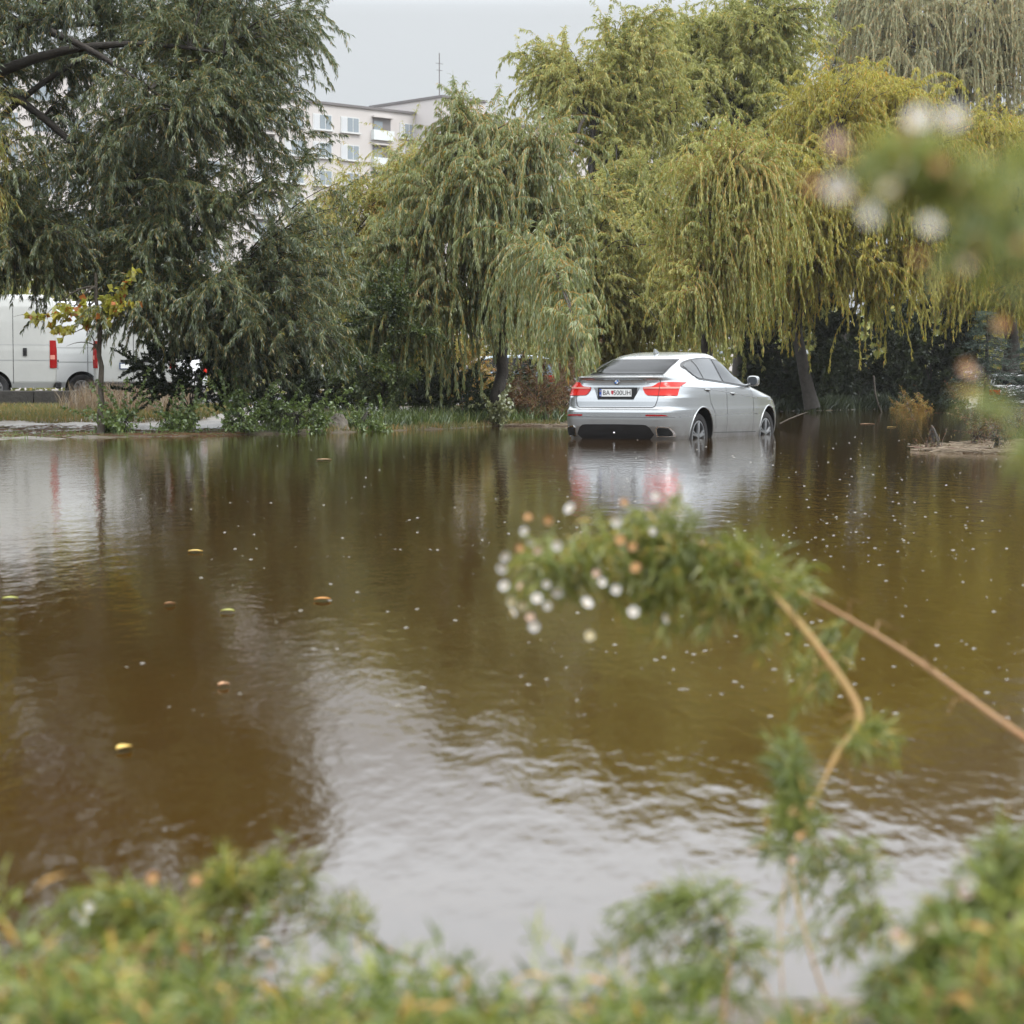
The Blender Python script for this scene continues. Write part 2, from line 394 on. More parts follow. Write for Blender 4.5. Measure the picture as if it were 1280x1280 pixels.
def wheel(parent, x, y, z, r, rr, m_tyre, m_rim, out=-1, spokes=5, width=.25):
    """out = -1: faces -Y"""
    t = MB(); w2 = width/2
    t.lathe([(rr, -w2*.8), (rr+.02, -w2*.95), (r*.93, -w2), (r, -w2*.75), (r*1.0, w2*.75), (r*.93, w2), (rr+.02, w2*.95), (rr, w2*.8)], 'y', n=36)
    wo = t.build('wheel', m_tyre, parent, True, (x, y, z), 40)
    k = MB(); o_ = out
    k.lathe([(rr+.004, o_*w2*.9), (rr-.018, o_*w2*.92), (rr-.03, o_*w2*.6), (rr-.035, -o_*w2*.5), (.05, -o_*w2*.4)], 'y', n=36)
    for i in range(spokes):
        a = 2*math.pi*i/spokes+.3
        for da in (-.13, .13):
            ca, sa = math.cos(a+da), math.sin(a+da); c1, s1 = math.cos(a+da*.6), math.sin(a+da*.6)
            pts = [(.03*c1, o_*w2*.78, .03*s1), (rr*.5*c1, o_*w2*.84, rr*.5*s1), ((rr-.01)*ca, o_*w2*.80, (rr-.01)*sa)]
            k.tube(pts, [.028, .022, .020], 6)
    k.lathe([(.001, o_*w2*.92), (.03, o_*w2*.92), (.065, o_*w2*.82), (.07, o_*w2*.6)], 'y', n=20)
    k.build('rim', m_rim, wo, True, None, 35)
    return wo

M['silver'] = mat('silver car paint', (.36,.375,.385), .26, .75, coat=.6)
def dirty(m):
    n = m.node_tree; b = n.nodes['Principled BSDF']; Lk = n.links.new
    t = n.nodes.new('ShaderNodeTexCoord'); sp = n.nodes.new('ShaderNodeSeparateXYZ'); Lk(t.outputs['Object'], sp.inputs[0])
    mp = n.nodes.new('ShaderNodeMapRange'); mp.inputs[1].default_value = .38; mp.inputs[2].default_value = .72; mp.inputs[3].default_value = 1.0; mp.inputs[4].default_value = .0; Lk(sp.outputs[2], mp.inputs[0])
    nz = n.nodes.new('ShaderNodeTexNoise'); nz.inputs['Scale'].default_value = 5; nz.inputs['Detail'].default_value = 8; Lk(t.outputs['Object'], nz.inputs['Vector'])
    a = n.nodes.new('ShaderNodeMath'); a.operation = 'MULTIPLY'; Lk(mp.outputs[0], a.inputs[0]); Lk(nz.outputs[0], a.inputs[1])
    mx = n.nodes.new('ShaderNodeMix'); mx.data_type = 'RGBA'; Lk(a.outputs[0], mx.inputs[0]); mx.inputs[6].default_value = b.inputs['Base Color'].default_value; mx.inputs[7].default_value = (.13,.11,.085,1)
    Lk(mx.outputs[2], b.inputs['Base Color'])
    q = n.nodes.new('ShaderNodeMapRange'); q.inputs[3].default_value = .26; q.inputs[4].default_value = .75; Lk(a.outputs[0], q.inputs[0]); Lk(q.outputs[0], b.inputs['Roughness'])
dirty(M['silver'])
M['tyre'] = mat('tyre rubber', (.02,.02,.021), .6)
M['rim'] = mat('alloy rim', (.30,.31,.32), .35, .8)
M['black'] = mat('black plastic', (.012,.012,.013), .4)
M['arch'] = mat('dark wheel well', (.006,.006,.006), .9)
M['glass'] = mat('tinted car glass', (.006,.007,.008), .03, ior=1.28)
M['sideglass'] = mat('side window glass', (.05,.054,.058), .05, spec=.3)
M['chrome'] = mat('chrome', (.8,.8,.82), .12, 1.)
M['red'] = mat('red lamp lens', (.50,.012,.006), .25, spec=.3, coat=.08)
M['red2'] = mat('deep red lens', (.28,.008,.008), .25, spec=.3)
M['pale'] = mat('pale lamp band', (.60,.26,.21), .25)
M['seam'] = mat('panel gap', (.05,.052,.055), .6)
M['platewhite'] = mat('plate white', (.75,.76,.76), .4)
M['plateblue'] = mat('plate blue', (.02,.07,.35), .4)
M['ink'] = mat('plate ink', (.02,.02,.02), .5)
M['blue'] = mat('emblem blue', (.02,.17,.55), .3); M['white'] = mat('white enamel', (.8,.8,.8), .3)

def silver_car():
    TH = R(27); gzz = -.36
    # rear wheel hub (right side) sits at P(877, . , 32.5)
    hx, hy = 236/FPX*32.5, 32.5
    rot = math.pi/2 - TH
    cx, sx_ = math.cos(rot), math.sin(rot)
    lx, ly = 1.13, -.95
    loc = (hx-(lx*cx-ly*sx_), hy-(lx*sx_+ly*cx), gzz)
    t = thing('flooded_car', 'silver coupe SUV standing axle deep in the brown flood water', 'car', loc, rot)
    tab = [(0.26,0.16,4.78,0.9,6,6), (0.34,0.1,4.88,0.945,6,6), (0.42,0.06,4.93,0.965,6,6), (0.55,0.015,4.95,0.982,6,6), (0.66,0,4.94,0.99,6,6), (0.76,0,4.9,0.992,6,6), (0.795,0.012,4.88,0.992,6,6), (0.815,0.045,4.86,0.99,6,6), (0.84,0.062,4.84,0.988,6,6), (0.92,0.072,4.76,0.985,6,6), (0.98,0.085,4.64,0.984,6,6), (1.03,0.1,4.44,0.982,5.54,5), (1.08,0.115,4.13,0.976,5.44,5), (1.115,0.12,3.88,0.97,5.37,5), (1.135,0.122,3.76,0.966,5.33,5), (1.148,0.124,3.7,0.955,5.3,5), (1.16,0.126,3.66,0.94,5.28,5), (1.2,0.125,3.54,0.915,5,4.2), (1.24,0.115,3.45,0.89,5,4.2), (1.27,0.085,3.38,0.872,5,4.2), (1.285,0.072,3.35,0.863,5,4.2), (1.295,0.085,3.33,0.857,5,4.2), (1.303,0.17,3.31,0.852,4.6,3.6), (1.315,0.36,3.29,0.846,4.6,3.6), (1.35,0.49,3.22,0.828,4.6,3.6), (1.4,0.63,3.12,0.8,4.6,3.6), (1.45,0.78,3.02,0.772,4.6,3.6), (1.5,0.93,2.93,0.742,4,3.2), (1.55,1.09,2.83,0.707,4,3.2), (1.59,1.24,2.75,0.675,4,3.2), (1.62,1.38,2.68,0.65,4,3.2), (1.645,1.52,2.61,0.615,3.2,2.8), (1.665,1.68,2.53,0.56,3.2,2.8), (1.68,1.85,2.43,0.46,3.2,2.8), (1.69,2.05,2.3,0.25,3.2,2.8)]
    B = Body(tab, 2.15)
    # the boot recess for the plate is cut out of the tailgate
    rc = MB(); rc.add([(-.2,.40,1.145),(-.2,-.40,1.145),(-.2,-.30,.925),(-.2,.30,.925),(.125,.38,1.13),(.125,-.38,1.13),(.125,-.29,.95),(.125,.29,.95)],
                      [(0,1,2,3),(7,6,5,4),(0,4,5,1),(1,5,6,2),(2,6,7,3),(3,7,4,0)], 0)
    rco = rc.build('cutter', [M['silver'], M['arch']])
    B.build('body', [M['silver'], M['arch']], t, [(1.13, .385), (4.06, .385)], .445, extra=[rco], nz=90, no=56, depth=.36)
    for sg in (-1, 1):
        # side windows
        top = itp([(.98,1.44),(1.06,1.475),(1.2,1.515),(1.4,1.552),(1.65,1.575),(1.9,1.585),(2.15,1.58),(2.4,1.55),(2.68,1.47),(2.92,1.36),(3.13,1.205),(3.2,1.135)])
        bot = itp([(.98,1.435),(1.03,1.38),(1.10,1.31),(1.17,1.275),(1.24,1.262),(1.55,1.245),(2.21,1.205),(2.95,1.155),(3.2,1.128)])
        onbody('window_trim', B, 'side', .98, 3.20, lambda x: bot(x)-.012, lambda x: top(x)+.010, M['black'], t, .006, 40, 8, sg)
        g = .022
        onbody('side_window', B, 'side', 1.035, 1.36, lambda x: bot(x)+.008, lambda x: top(x)-.012, M['sideglass'], t, .011, 10, 6, sg)
        onbody('side_window', B, 'side', 1.40, 2.08, lambda x: max(bot(x)+.008, bot(x)+.008 if x > 1.30 else bot(x)+.008), lambda x: top(x)-.012, M['sideglass'], t, .011, 16, 8, sg)
        onbody('side_window', B, 'side', 2.15, 3.06, lambda x: bot(x)+.008, lambda x: top(x)-.02, M['glass'], t, .011, 18, 8, sg)
        # seams
        strip('door_seam', B, 'side', [(1.68,.50),(1.60,.75),(1.45,.90),(1.38,1.10),(1.38,1.24)], .009, M['seam'], t, sg)
        strip('door_seam', B, 'side', [(2.14,.40),(2.12,1.18)], .009, M['seam'], t, sg)
        strip('door_seam', B, 'side', [(3.28,.42),(3.30,.9),(3.22,1.1)], .009, M['seam'], t, sg)
        strip('sill_line', B, 'side', [(1.55,.44),(3.45,.42)], .012, M['seam'], t, sg)
        strip('shoulder_crease', B, 'side', [(.50,1.145),(1.3,1.118),(2.2,1.06),(3.0,1.0),(3.45,.965)], .010, mat('crease shade', (.30,.31,.32), .4, .3), t, sg)
        for hx_, hz in ((1.33,1.095),(2.38,1.035)):
            h = MB(); p = B.side(hx_, hz, sg, .022)
            h.tube([(p[0]-.085, p[1]-sg*.025, hz+.006), (p[0]-.06, p[1], hz+.005), (p[0]+.06, p[1]+0, hz-.002), (p[0]+.085, p[1]-sg*.025, hz-.004)], .013, 8)
            h.build('door_handle', M['silver'], t, True)
            q = MB(); 
            onbody('handle_recess', B, 'side', hx_-.045, hx_+.045, hz-.03, hz-.006, M['seam'], t, .004, 4, 2, sg)
        onbody('side_marker', B, 'side', 3.36, 3.46, .70, .712, M['seam'], t, .005, 3, 1, sg)
        # arch lips
        for ax in (1.13, 4.06):
            a = np.linspace(R(-18), R(198), 40); pts = [B.side(ax+.452*math.cos(q), .385+.452*math.sin(q), sg, -.002) for q in a]
            lp = MB(); lp.tube(pts, .013, 6); lp.build('wheel_arch', M['silver'], t, True)
        for ax in (1.13, 4.06): wheel(t, ax, sg*.79, .372, .372, .255, M['tyre'], M['rim'], sg, width=.27)
        # door mirror
        mp_ = B.side(3.06, 1.19, sg, 0)
        mm = MB(); y0 = mp_[1]
        c = (3.14, y0+sg*.15, 1.235)
        mirror = []
        n = 16
        for (dx, sc) in ((-.045, .80), (-.035, 1.0), (.03, 1.0), (.09, .75), (.12, .35)):
            for i in range(n):
                a = 2*math.pi*i/n; ex = abs(math.cos(a))**(2/3.2)*math.copysign(1, math.cos(a)); ez = abs(math.sin(a))**(2/3.2)*math.copysign(1, math.sin(a))
                mirror.append((c[0]+dx, c[1]+.095*sc*ex, c[2]+.085*sc*ez))
        F_ = [(k*n+i, k*n+(i+1) % n, (k+1)*n+(i+1) % n, (k+1)*n+i) for k in range(4) for i in range(n)] + [tuple(range(4*n, 5*n))]
        mm.add(mirror, F_); mm.tube([(3.12, y0-sg*.01, 1.14), (3.11, y0+sg*.07, 1.165), (3.10, y0+sg*.13, 1.19)], [.03, .025, .025], 8)
        mo = mm.build('door_mirror', M['silver'], t, True, None, 40)
        mg = MB(); mg.add([(c[0]-.046, c[1]+.075*math.copysign(abs(math.cos(2*math.pi*i/n))**(2/3.2), math.cos(2*math.pi*i/n)), c[2]+.066*math.copysign(abs(math.sin(2*math.pi*i/n))**(2/3.2), math.sin(2*math.pi*i/n))) for i in range(n)], [tuple(range(n))])
        mg.build('mirror_glass', mat('mirror glass', (.10,.11,.12), .06, .6), mo)
        # tail lamps : inner part on the tailgate, outer part on the wing (wraps on to the side)
        s_ = sg
        def yy(a): return s_*a
        onbody('tail_light', B, 'rear', s_*.43, s_*.665, (lambda a: float(np.interp(abs(a), [.43,.47,.51,.665], [1.10,1.035,1.012,1.008]))),
               (lambda a: float(np.interp(abs(a), [.43,.56,.60,.64,.665], [1.135,1.145,1.165,1.205,1.21]))), M['red'], t, .012, 12, 8)
        onbody('light_band', B, 'rear', s_*.44, s_*.665, (lambda a: 1.112), (lambda a: 1.134), M['pale'], t, .018, 10, 2)
        lampV = []
        # wrap part: from y=.745 round the corner to x=.36 at the side
        def wrap(u, z, off):     # u 0..1
            if u < .45: return B.rear(s_*(.672+(.88-.672)*u/.45), z, off)
            pa = B.rear(s_*.88, z, 0); x0 = pa[0]; x1 = .36
            return B.side(x0+(x1-x0)*(u-.45)/.55, z, s_, off)
        nu, nv = 18, 8; V = []; loz = lambda u: np.interp(u, [0,.6,.88,1], [1.008,1.008,1.015,1.07]); hiz = lambda u: np.interp(u, [0,.25,.7,1], [1.21,1.212,1.195,1.165])
        for nm, lo_, hi_, mt, of in (('tail_light', loz, hiz, M['red'], .012), ('light_band', lambda u: 1.112, lambda u: 1.134, M['pale'], .018)):
            V = []; 
            for off in (of, -.01):
                for i in range(nu+1):
                    u = i/nu*(1 if nm == 'tail_light' else .93)
                    for j in range(nv+1): V.append(wrap(u, lo_(u)+(hi_(u)-lo_(u))*j/nv, off))
            K = (nu+1)*(nv+1); g_ = lambda i, j, o=0: o*K+i*(nv+1)+j
            F_ = [(g_(i,j), g_(i+1,j), g_(i+1,j+1), g_(i,j+1)) for i in range(nu) for j in range(nv)]
            rg = [(i,0) for i in range(nu+1)]+[(nu,j) for j in range(1,nv+1)]+[(i,nv) for i in range(nu-1,-1,-1)]+[(0,j) for j in range(nv-1,0,-1)]
            for a_, b_ in zip(rg, rg[1:]+rg[:1]): F_.append((g_(*a_), g_(*b_), g_(*b_, 1), g_(*a_, 1)))
            o = mesh_np(nm, np.array(V), F_, mt, t, None, True)
            bm = bmesh.new(); bm.from_mesh(o.data); bmesh.ops.recalc_face_normals(bm, faces=bm.faces); bm.to_mesh(o.data); bm.free(); o.data.set_sharp_from_angle(angle=R(40))
        onbody('bumper_reflector', B, 'rear', s_*.52, s_*.82, (lambda a: .706), (lambda a: float(np.interp(abs(a), [.52,.77,.82], [.730,.728,.712]))), M['red2'], t, .007, 8, 2)
        # exhaust trims
        onbody('exhaust_surround', B, 'rear', s_*.655, s_*.87, (lambda a: .40), (lambda a: float(np.interp(abs(a), [.655,.69,.83,.87], [.53,.56,.545,.47]))), M['chrome'], t, .012, 12, 3)
        onbody('exhaust_outlet', B, 'rear', s_*.675, s_*.845, (lambda a: .415), (lambda a: float(np.interp(abs(a), [.675,.70,.82,.845], [.52,.542,.53,.47]))), M['arch'], t, .02, 12, 3)
    # diffuser
    onbody('diffuser', B, 'rear', -.625, .625, (lambda a: float(np.interp(abs(a), [0,.5,.625], [.30,.31,.43]))), (lambda a: float(np.interp(abs(a), [0,.50,.56,.625], [.585,.58,.56,.445]))), M['black'], t, .008, 24, 4)
    tr = MB(); p = B.rear(-.0, .46, .02); tr.lathe([(.001,-.012),(.016,-.012),(.018,0)], 'x', tuple(p), 12); tr.build('tow_eye_cap', M['chrome'], t, True)
    # rear glass
    onbody('rear_window_frame', B, 'rear', 1.325, 1.562, lambda z: -float(np.interp(z,[1.32,1.56],[.60,.545])), lambda z: float(np.interp(z,[1.32,1.56],[.60,.545])), M['black'], t, .006, 10, 20, swap=True)
    onbody('rear_window', B, 'rear', 1.335, 1.552, lambda z: -float(np.interp(z,[1.32,1.56],[.585,.53])), lambda z: float(np.interp(z,[1.32,1.56],[.585,.53])), mat('rear glass', (.004,.005,.006), .03, ior=1.14, bump=(26, .2, .004)), t, .011, 14, 24, swap=True)
    # tailgate seams
    strip('tailgate_seam', B, 'rear', [(-.668,1.25),(-.669,1.10),(-.665,.95),(-.64,.86),(-.60,.835),(.60,.835),(.64,.86),(.665,.95),(.669,1.10),(.668,1.25)], .011, M['seam'], t)
    strip('bumper_crease', B, 'rear', [(-.93,.69),(-.6,.69),(.6,.69),(.93,.69)], .006, M['seam'], t, off=.003)
    # plate in its recess
    pl = MB(); pl.box((.119, -.01, 1.045), (.012, .64, .175), bev=.004); plo = pl.build('plate_holder', M['black'], t)
    pw = MB(); pw.box((.108, .015, 1.052), (.010, .52, .112)); pw.box((.1045, .015+.245, 1.052), (.008, .034, .110), 1)
    po = pw.build('number_plate', [M['platewhite'], M['plateblue']], t)
    def put(me, y, z, x, m, par):
        me.materials.clear(); me.materials.append(m)
        o = link('lettering', me, par); o.matrix_basis = Matrix(((0,0,-1,x),(-1,0,0,y),(0,1,0,z),(0,0,0,1))); return o
    tm = text_mesh('BA', .098, .0008); put(tm, .165, 1.05, .1005, M['ink'], po)
    tm = text_mesh('500UH', .098, .0008); put(tm, -.095, 1.05, .1005, M['ink'], po)
    tm = text_mesh('SK', .028, .0006); put(tm, .26, 1.015, .0985, M['white'], po)
    cr = MB(); cr.add([(.1015,.085,1.085),(.1015,.045,1.085),(.1015,.045,1.045),(.1015,.065,1.02),(.1015,.085,1.045)], [(0,1,2,3,4)]); cr.build('coat_of_arms', mat('crest red', (.45,.05,.07), .5), po)
    st = MB()
    for i in range(12):
        a = 2*math.pi*i/12; st.box((.0995, .26+.011*math.cos(a), 1.078+.011*math.sin(a)), (.002, .004, .004))
    st.build('star_ring', mat('star yellow', (.8,.6,.05), .5), po)
    # roundel
    ep = B.rear(.0, 1.215, .004); e = MB(); r1, r2 = .041, .029
    e.lathe([(.0001,-.006),(r2,-.006),(r2,-.008),(r1,-.007),(r1+.002,.004)], 'x', tuple(ep), 40, 0)
    eo = e.build('roundel', mat('emblem ring', (.01,.01,.012), .25), t, True, None, 30)
    for k in range(4):
        q = MB(); n = 8; a0 = k*math.pi/2
        q.add([(ep[0]-.0085, ep[1], ep[2])]+[(ep[0]-.0085, ep[1]+r2*math.cos(a0+math.pi/2*i/n), ep[2]+r2*math.sin(a0+math.pi/2*i/n)) for i in range(n+1)], [tuple([0, i+1, i+2]) for i in range(n)])
        q.build('roundel_field', M['blue'] if k % 2 else M['white'], eo)
    er = MB(); er.lathe([(r1, -.0075), (r1+.003, -.006), (r1+.003, .004)], 'x', tuple(ep), 40); er.build('roundel_rim', M['chrome'], eo, True)
    bp_ = B.rear(-.50, 1.195, .006); tm = text_mesh('X6 35d', .045, .002); put(tm, -.45, 1.195, bp_[0]-.002, M['chrome'], t).name = 'badge'
    # roof aerial
    fin = MB(); fx, fz = 1.62, 1.66
    fin.add([(fx-.09,.02,fz-.005),(fx-.09,-.02,fz-.005),(fx+.10,-.012,fz+.012),(fx+.10,.012,fz+.012),(fx-.085,.006,fz+.075),(fx-.085,-.006,fz+.075),(fx-.03,-.006,fz+.065),(fx-.03,.006,fz+.065)],
            [(0,1,5,4),(1,2,6,5),(2,3,7,6),(3,0,4,7),(4,5,6,7)]); fin.build('roof_aerial', M['silver'], t, True, None, 40)
    # front end (away from us)
    onbody('windscreen', B, 'front', 1.17, 1.60, lambda z: -float(np.interp(z,[1.17,1.6],[.74,.56])), lambda z: float(np.interp(z,[1.17,1.6],[.74,.56])), M['glass'], t, .006, 12, 20, swap=True)
    for s_ in (-1, 1): onbody('headlight', B, 'front', s_*.50, s_*.88, (lambda a: .80), (lambda a: .93), mat('headlight glass', (.5,.52,.55), .08, .3, coat=1), t, .008, 10, 4)
    for s_ in (-1, 1): onbody('kidney_grille', B, 'front', s_*.02, s_*.24, (lambda a: .68), (lambda a: .90), M['black'], t, .01, 6, 6)
    return t
silver_car()

# ------------------------------------------------------------------ vans and parked cars
M['vanwhite'] = mat('white van paint', (.60,.61,.615), .35, coat=.3, noise=(2.5, (.54,.56,.56), .5))
M['vangrey'] = mat('off white van paint', (.46,.47,.455), .4, coat=.3, noise=(2.5, (.41,.42,.405), .5))
VT = [(.36,.06,5.9,.93,14,8),(.50,.02,5.98,.985,14,8),(.9,.0,5.98,1.0,14,8),(1.10,.0,5.86,1.0,14,7),(1.22,.0,5.55,1.0,14,7),(1.35,.01,5.25,.99,14,7),(1.9,.03,4.75,.96,14,7),(2.25,.05,4.45,.92,14,8),(2.42,.08,4.2,.87,12,9),(2.50,.14,4.0,.80,10,9),(2.53,.3,3.8,.66,8,8)]
def van(name, label, loc, rot, paint, group, ax=(1.45, 4.95)):
    t = thing(name, label, 'van', loc, rot, group)
    B = Body(VT, 3.0)
    B.build('body', [paint, M['arch']], t, [(ax[0], .36), (ax[1], .36)], .41, nz=40, no=40)
    for sg in (-1, 1):
        for a in ax: wheel(t, a, sg*.86, .345, .345, .20, M['tyre'], mat('steel rim', (.22,.22,.22), .5, .6), sg, 8)
        onbody('tail_light', B, 'side', .06, .17, (lambda a: .82), (lambda a: 1.46), M['red2'], t, .012, 4, 10, sg)
        onbody('tail_light', B, 'rear', sg*.84, sg*.935, (lambda a: .82), (lambda a: 1.46), M['red2'], t, .012, 4, 10)
        onbody('lamp_window', B, 'side', .065, .165, (lambda a: 1.02), (lambda a: 1.12), M['pale'], t, .018, 4, 2, sg)
        onbody('rub_strip', B, 'side', 2.0, 4.4, (lambda a: .62), (lambda a: .70), M['black'], t, .012, 14, 2, sg)
        onbody('cab_window', B, 'side', 4.05, 4.95, (lambda a: 1.38), (lambda a: float(np.interp(a, [4.05,4.5,4.95], [1.95,1.93,1.45]))), M['glass'], t, .008, 10, 6, sg)
        for xs in (1.0, 2.25, 3.65): strip('door_seam', B, 'side', [(xs,.46),(xs,2.2)], .014, M['seam'], t, sg, .004)
        strip('body_crease', B, 'side', [(.15,1.36),(3.6,1.36)], .02, mat('soft crease', (.38,.39,.39), .5), t, sg, .004)
        strip('body_crease', B, 'side', [(.15,1.00),(5.0,1.00)], .022, mat('crease line', (.32,.33,.33), .5), t, sg, .004)
        onbody('door_handle', B, 'side', .69, .78, (lambda a: 1.10), (lambda a: 1.28), M['black'], t, .02, 4, 6, sg)
    strip('door_seam', B, 'rear', [(0,.5),(0,2.35)], .016, M['seam'], t, off=.004)
    onbody('handle_bar', B, 'rear', -.52, .30, (lambda a: .965), (lambda a: 1.02), M['black'], t, .03, 6, 2)
    pp = B.rear(.0, .87, .012); q = MB(); q.box((pp[0], .05, .87), (.014, .56, .15)); f_ = q.build('number_plate_frame', mat('plate frame blue', (.05,.08,.16), .4), t)
    q = MB(); q.box((pp[0]-.008, .05, .87), (.008, .50, .105)); q.build('number_plate', M['platewhite'], t)
    bm_ = MB(); bm_.box((-.02, 0, .42), (.14, 1.86, .17), bev=.03); bm_.build('bumper', M['black'], t)
    onbody('windscreen', B, 'front', 1.30, 2.2, lambda z: -.78, lambda z: .78, M['glass'], t, .008, 8, 12, swap=True)
    return t
GZ_LOT = .39
def at(px, Y): return ((px-640)/FPX*Y, Y)
x, y = at(64, 50); van('delivery_van', 'off-white panel van at the left frame edge with a tall red tail lamp', (x, y+.8, GZ_LOT), math.pi+R(12), M['vangrey'], 'vans on the parking lot')
x, y = at(158, 55); van('delivery_van', 'bright white van between two other vans, its rear wheel showing', (x, y, GZ_LOT), math.pi+R(14), M['vanwhite'], 'vans on the parking lot', (1.15, 4.75))
x, y = at(168, 50.5); van('delivery_van', 'pale van seen from behind through the willow, plate under a dark bar', (x, y, GZ_LOT), math.pi/2+R(4), M['vangrey'], 'vans on the parking lot')

CT = [(.22,.14,4.15,.80,5,4),(.35,.04,4.28,.86,5,4),(.55,.0,4.32,.88,5,3.6),(.75,.02,4.26,.885,5,3.6),(.85,.05,4.05,.88,5,3.6),(.92,.07,3.55,.87,4.6,3.6),(.96,.08,3.3,.85,4.4,3.5),(1.02,.12,3.12,.81,4.2,3.4),(1.2,.32,2.78,.74,4,3.4),(1.36,.55,2.45,.66,4,3.6),(1.42,.75,2.25,.58,3.6,3.6),(1.455,1.1,1.95,.40,3,3)]
def car(name, label, loc, rot, paint, group):
    t = thing(name, label, 'car', loc, rot, group)
    B = Body(CT, 1.9)
    B.build('body', [paint, M['arch']], t, [(.85, .31), (3.45, .31)], .36, nz=34, no=36, depth=.28)
    for sg in (-1, 1):
        for a in (.85, 3.45): wheel(t, a, sg*.74, .305, .305, .20, M['tyre'], M['rim'], sg, 5, .2)
        top = itp([(.55,1.12),(.75,1.28),(1.0,1.35),(1.9,1.38),(2.3,1.33),(2.85,1.03)]); 
        onbody('side_window', B, 'side', .58, 1.70, (lambda a: .985), (lambda a: top(a)), M['glass'], t, .008, 12, 6, sg)
        onbody('side_window', B, 'side', 1.76, 2.80, (lambda a: .985), (lambda a: top(a)), M['glass'], t, .008, 12, 6, sg)
        onbody('tail_light', B, 'rear', sg*.50, sg*.84, (lambda a: .70), (lambda a: .88), M['red'], t, .012, 8, 4)
        onbody('headlight', B, 'front', sg*.46, sg*.80, (lambda a: .62), (lambda a: .74), M['chrome'], t, .01, 6, 3)
        strip('door_seam', B, 'side', [(1.73,.35),(1.73,.95)], .01, M['seam'], t, sg)
        p = B.side(2.6, 1.0, sg, 0); q = MB(); q.box((2.62, p[1]+sg*.10, 1.02), (.10, .17, .12), bev=.03); q.build('door_mirror', paint, t)
    onbody('rear_window', B, 'rear', 1.04, 1.34, lambda z: -float(np.interp(z,[1.04,1.34],[.66,.56])), lambda z: float(np.interp(z,[1.04,1.34],[.66,.56])), M['glass'], t, .008, 8, 12, swap=True)
    onbody('windscreen', B, 'front', 1.03, 1.36, lambda z: -float(np.interp(z,[1.04,1.34],[.66,.56])), lambda z: float(np.interp(z,[1.04,1.34],[.66,.56])), M['glass'], t, .008, 8, 12, swap=True)
    onbody('bumper_insert', B, 'rear', -.78, .78, (lambda a: .30), (lambda a: .42), M['black'], t, .01, 12, 2)
    onbody('plate_recess', B, 'rear', -.45, .45, (lambda a: .55), (lambda a: .69), M['black'], t, .01, 8, 2)
    pp = B.rear(0, .62, .016); q = MB(); q.box((pp[0], 0, .62), (.012, .50, .105)); q.build('number_plate', M['platewhite'], t)
    return t
pw_ = mat('white car paint', (.68,.70,.72), .3, coat=.5); pb_ = mat('light blue car paint', (.22,.30,.38), .3, .2, coat=.5)
x, y = at(232, 52); car('hatchback', 'white hatchback glimpsed through leaves, its red tail lamp showing', (x, y, GZ_LOT), R(128), pw_, 'cars behind the willows')
x, y = at(712, 60); car('hatchback', 'light blue car behind the willow strands left of the flooded car', (x, y, .20), R(172), pb_, 'cars behind the willows')
x, y = at(560, 66); car('hatchback', 'white car behind the leaves left of the dark willow trunk', (x, y, .25), R(8), pw_, 'cars behind the willows')
x, y = at(1268, 74); car('hatchback', 'white hatchback seen from behind at the right frame edge by the spruce', (x, y, -.22), R(84), pw_, 'cars behind the willows')

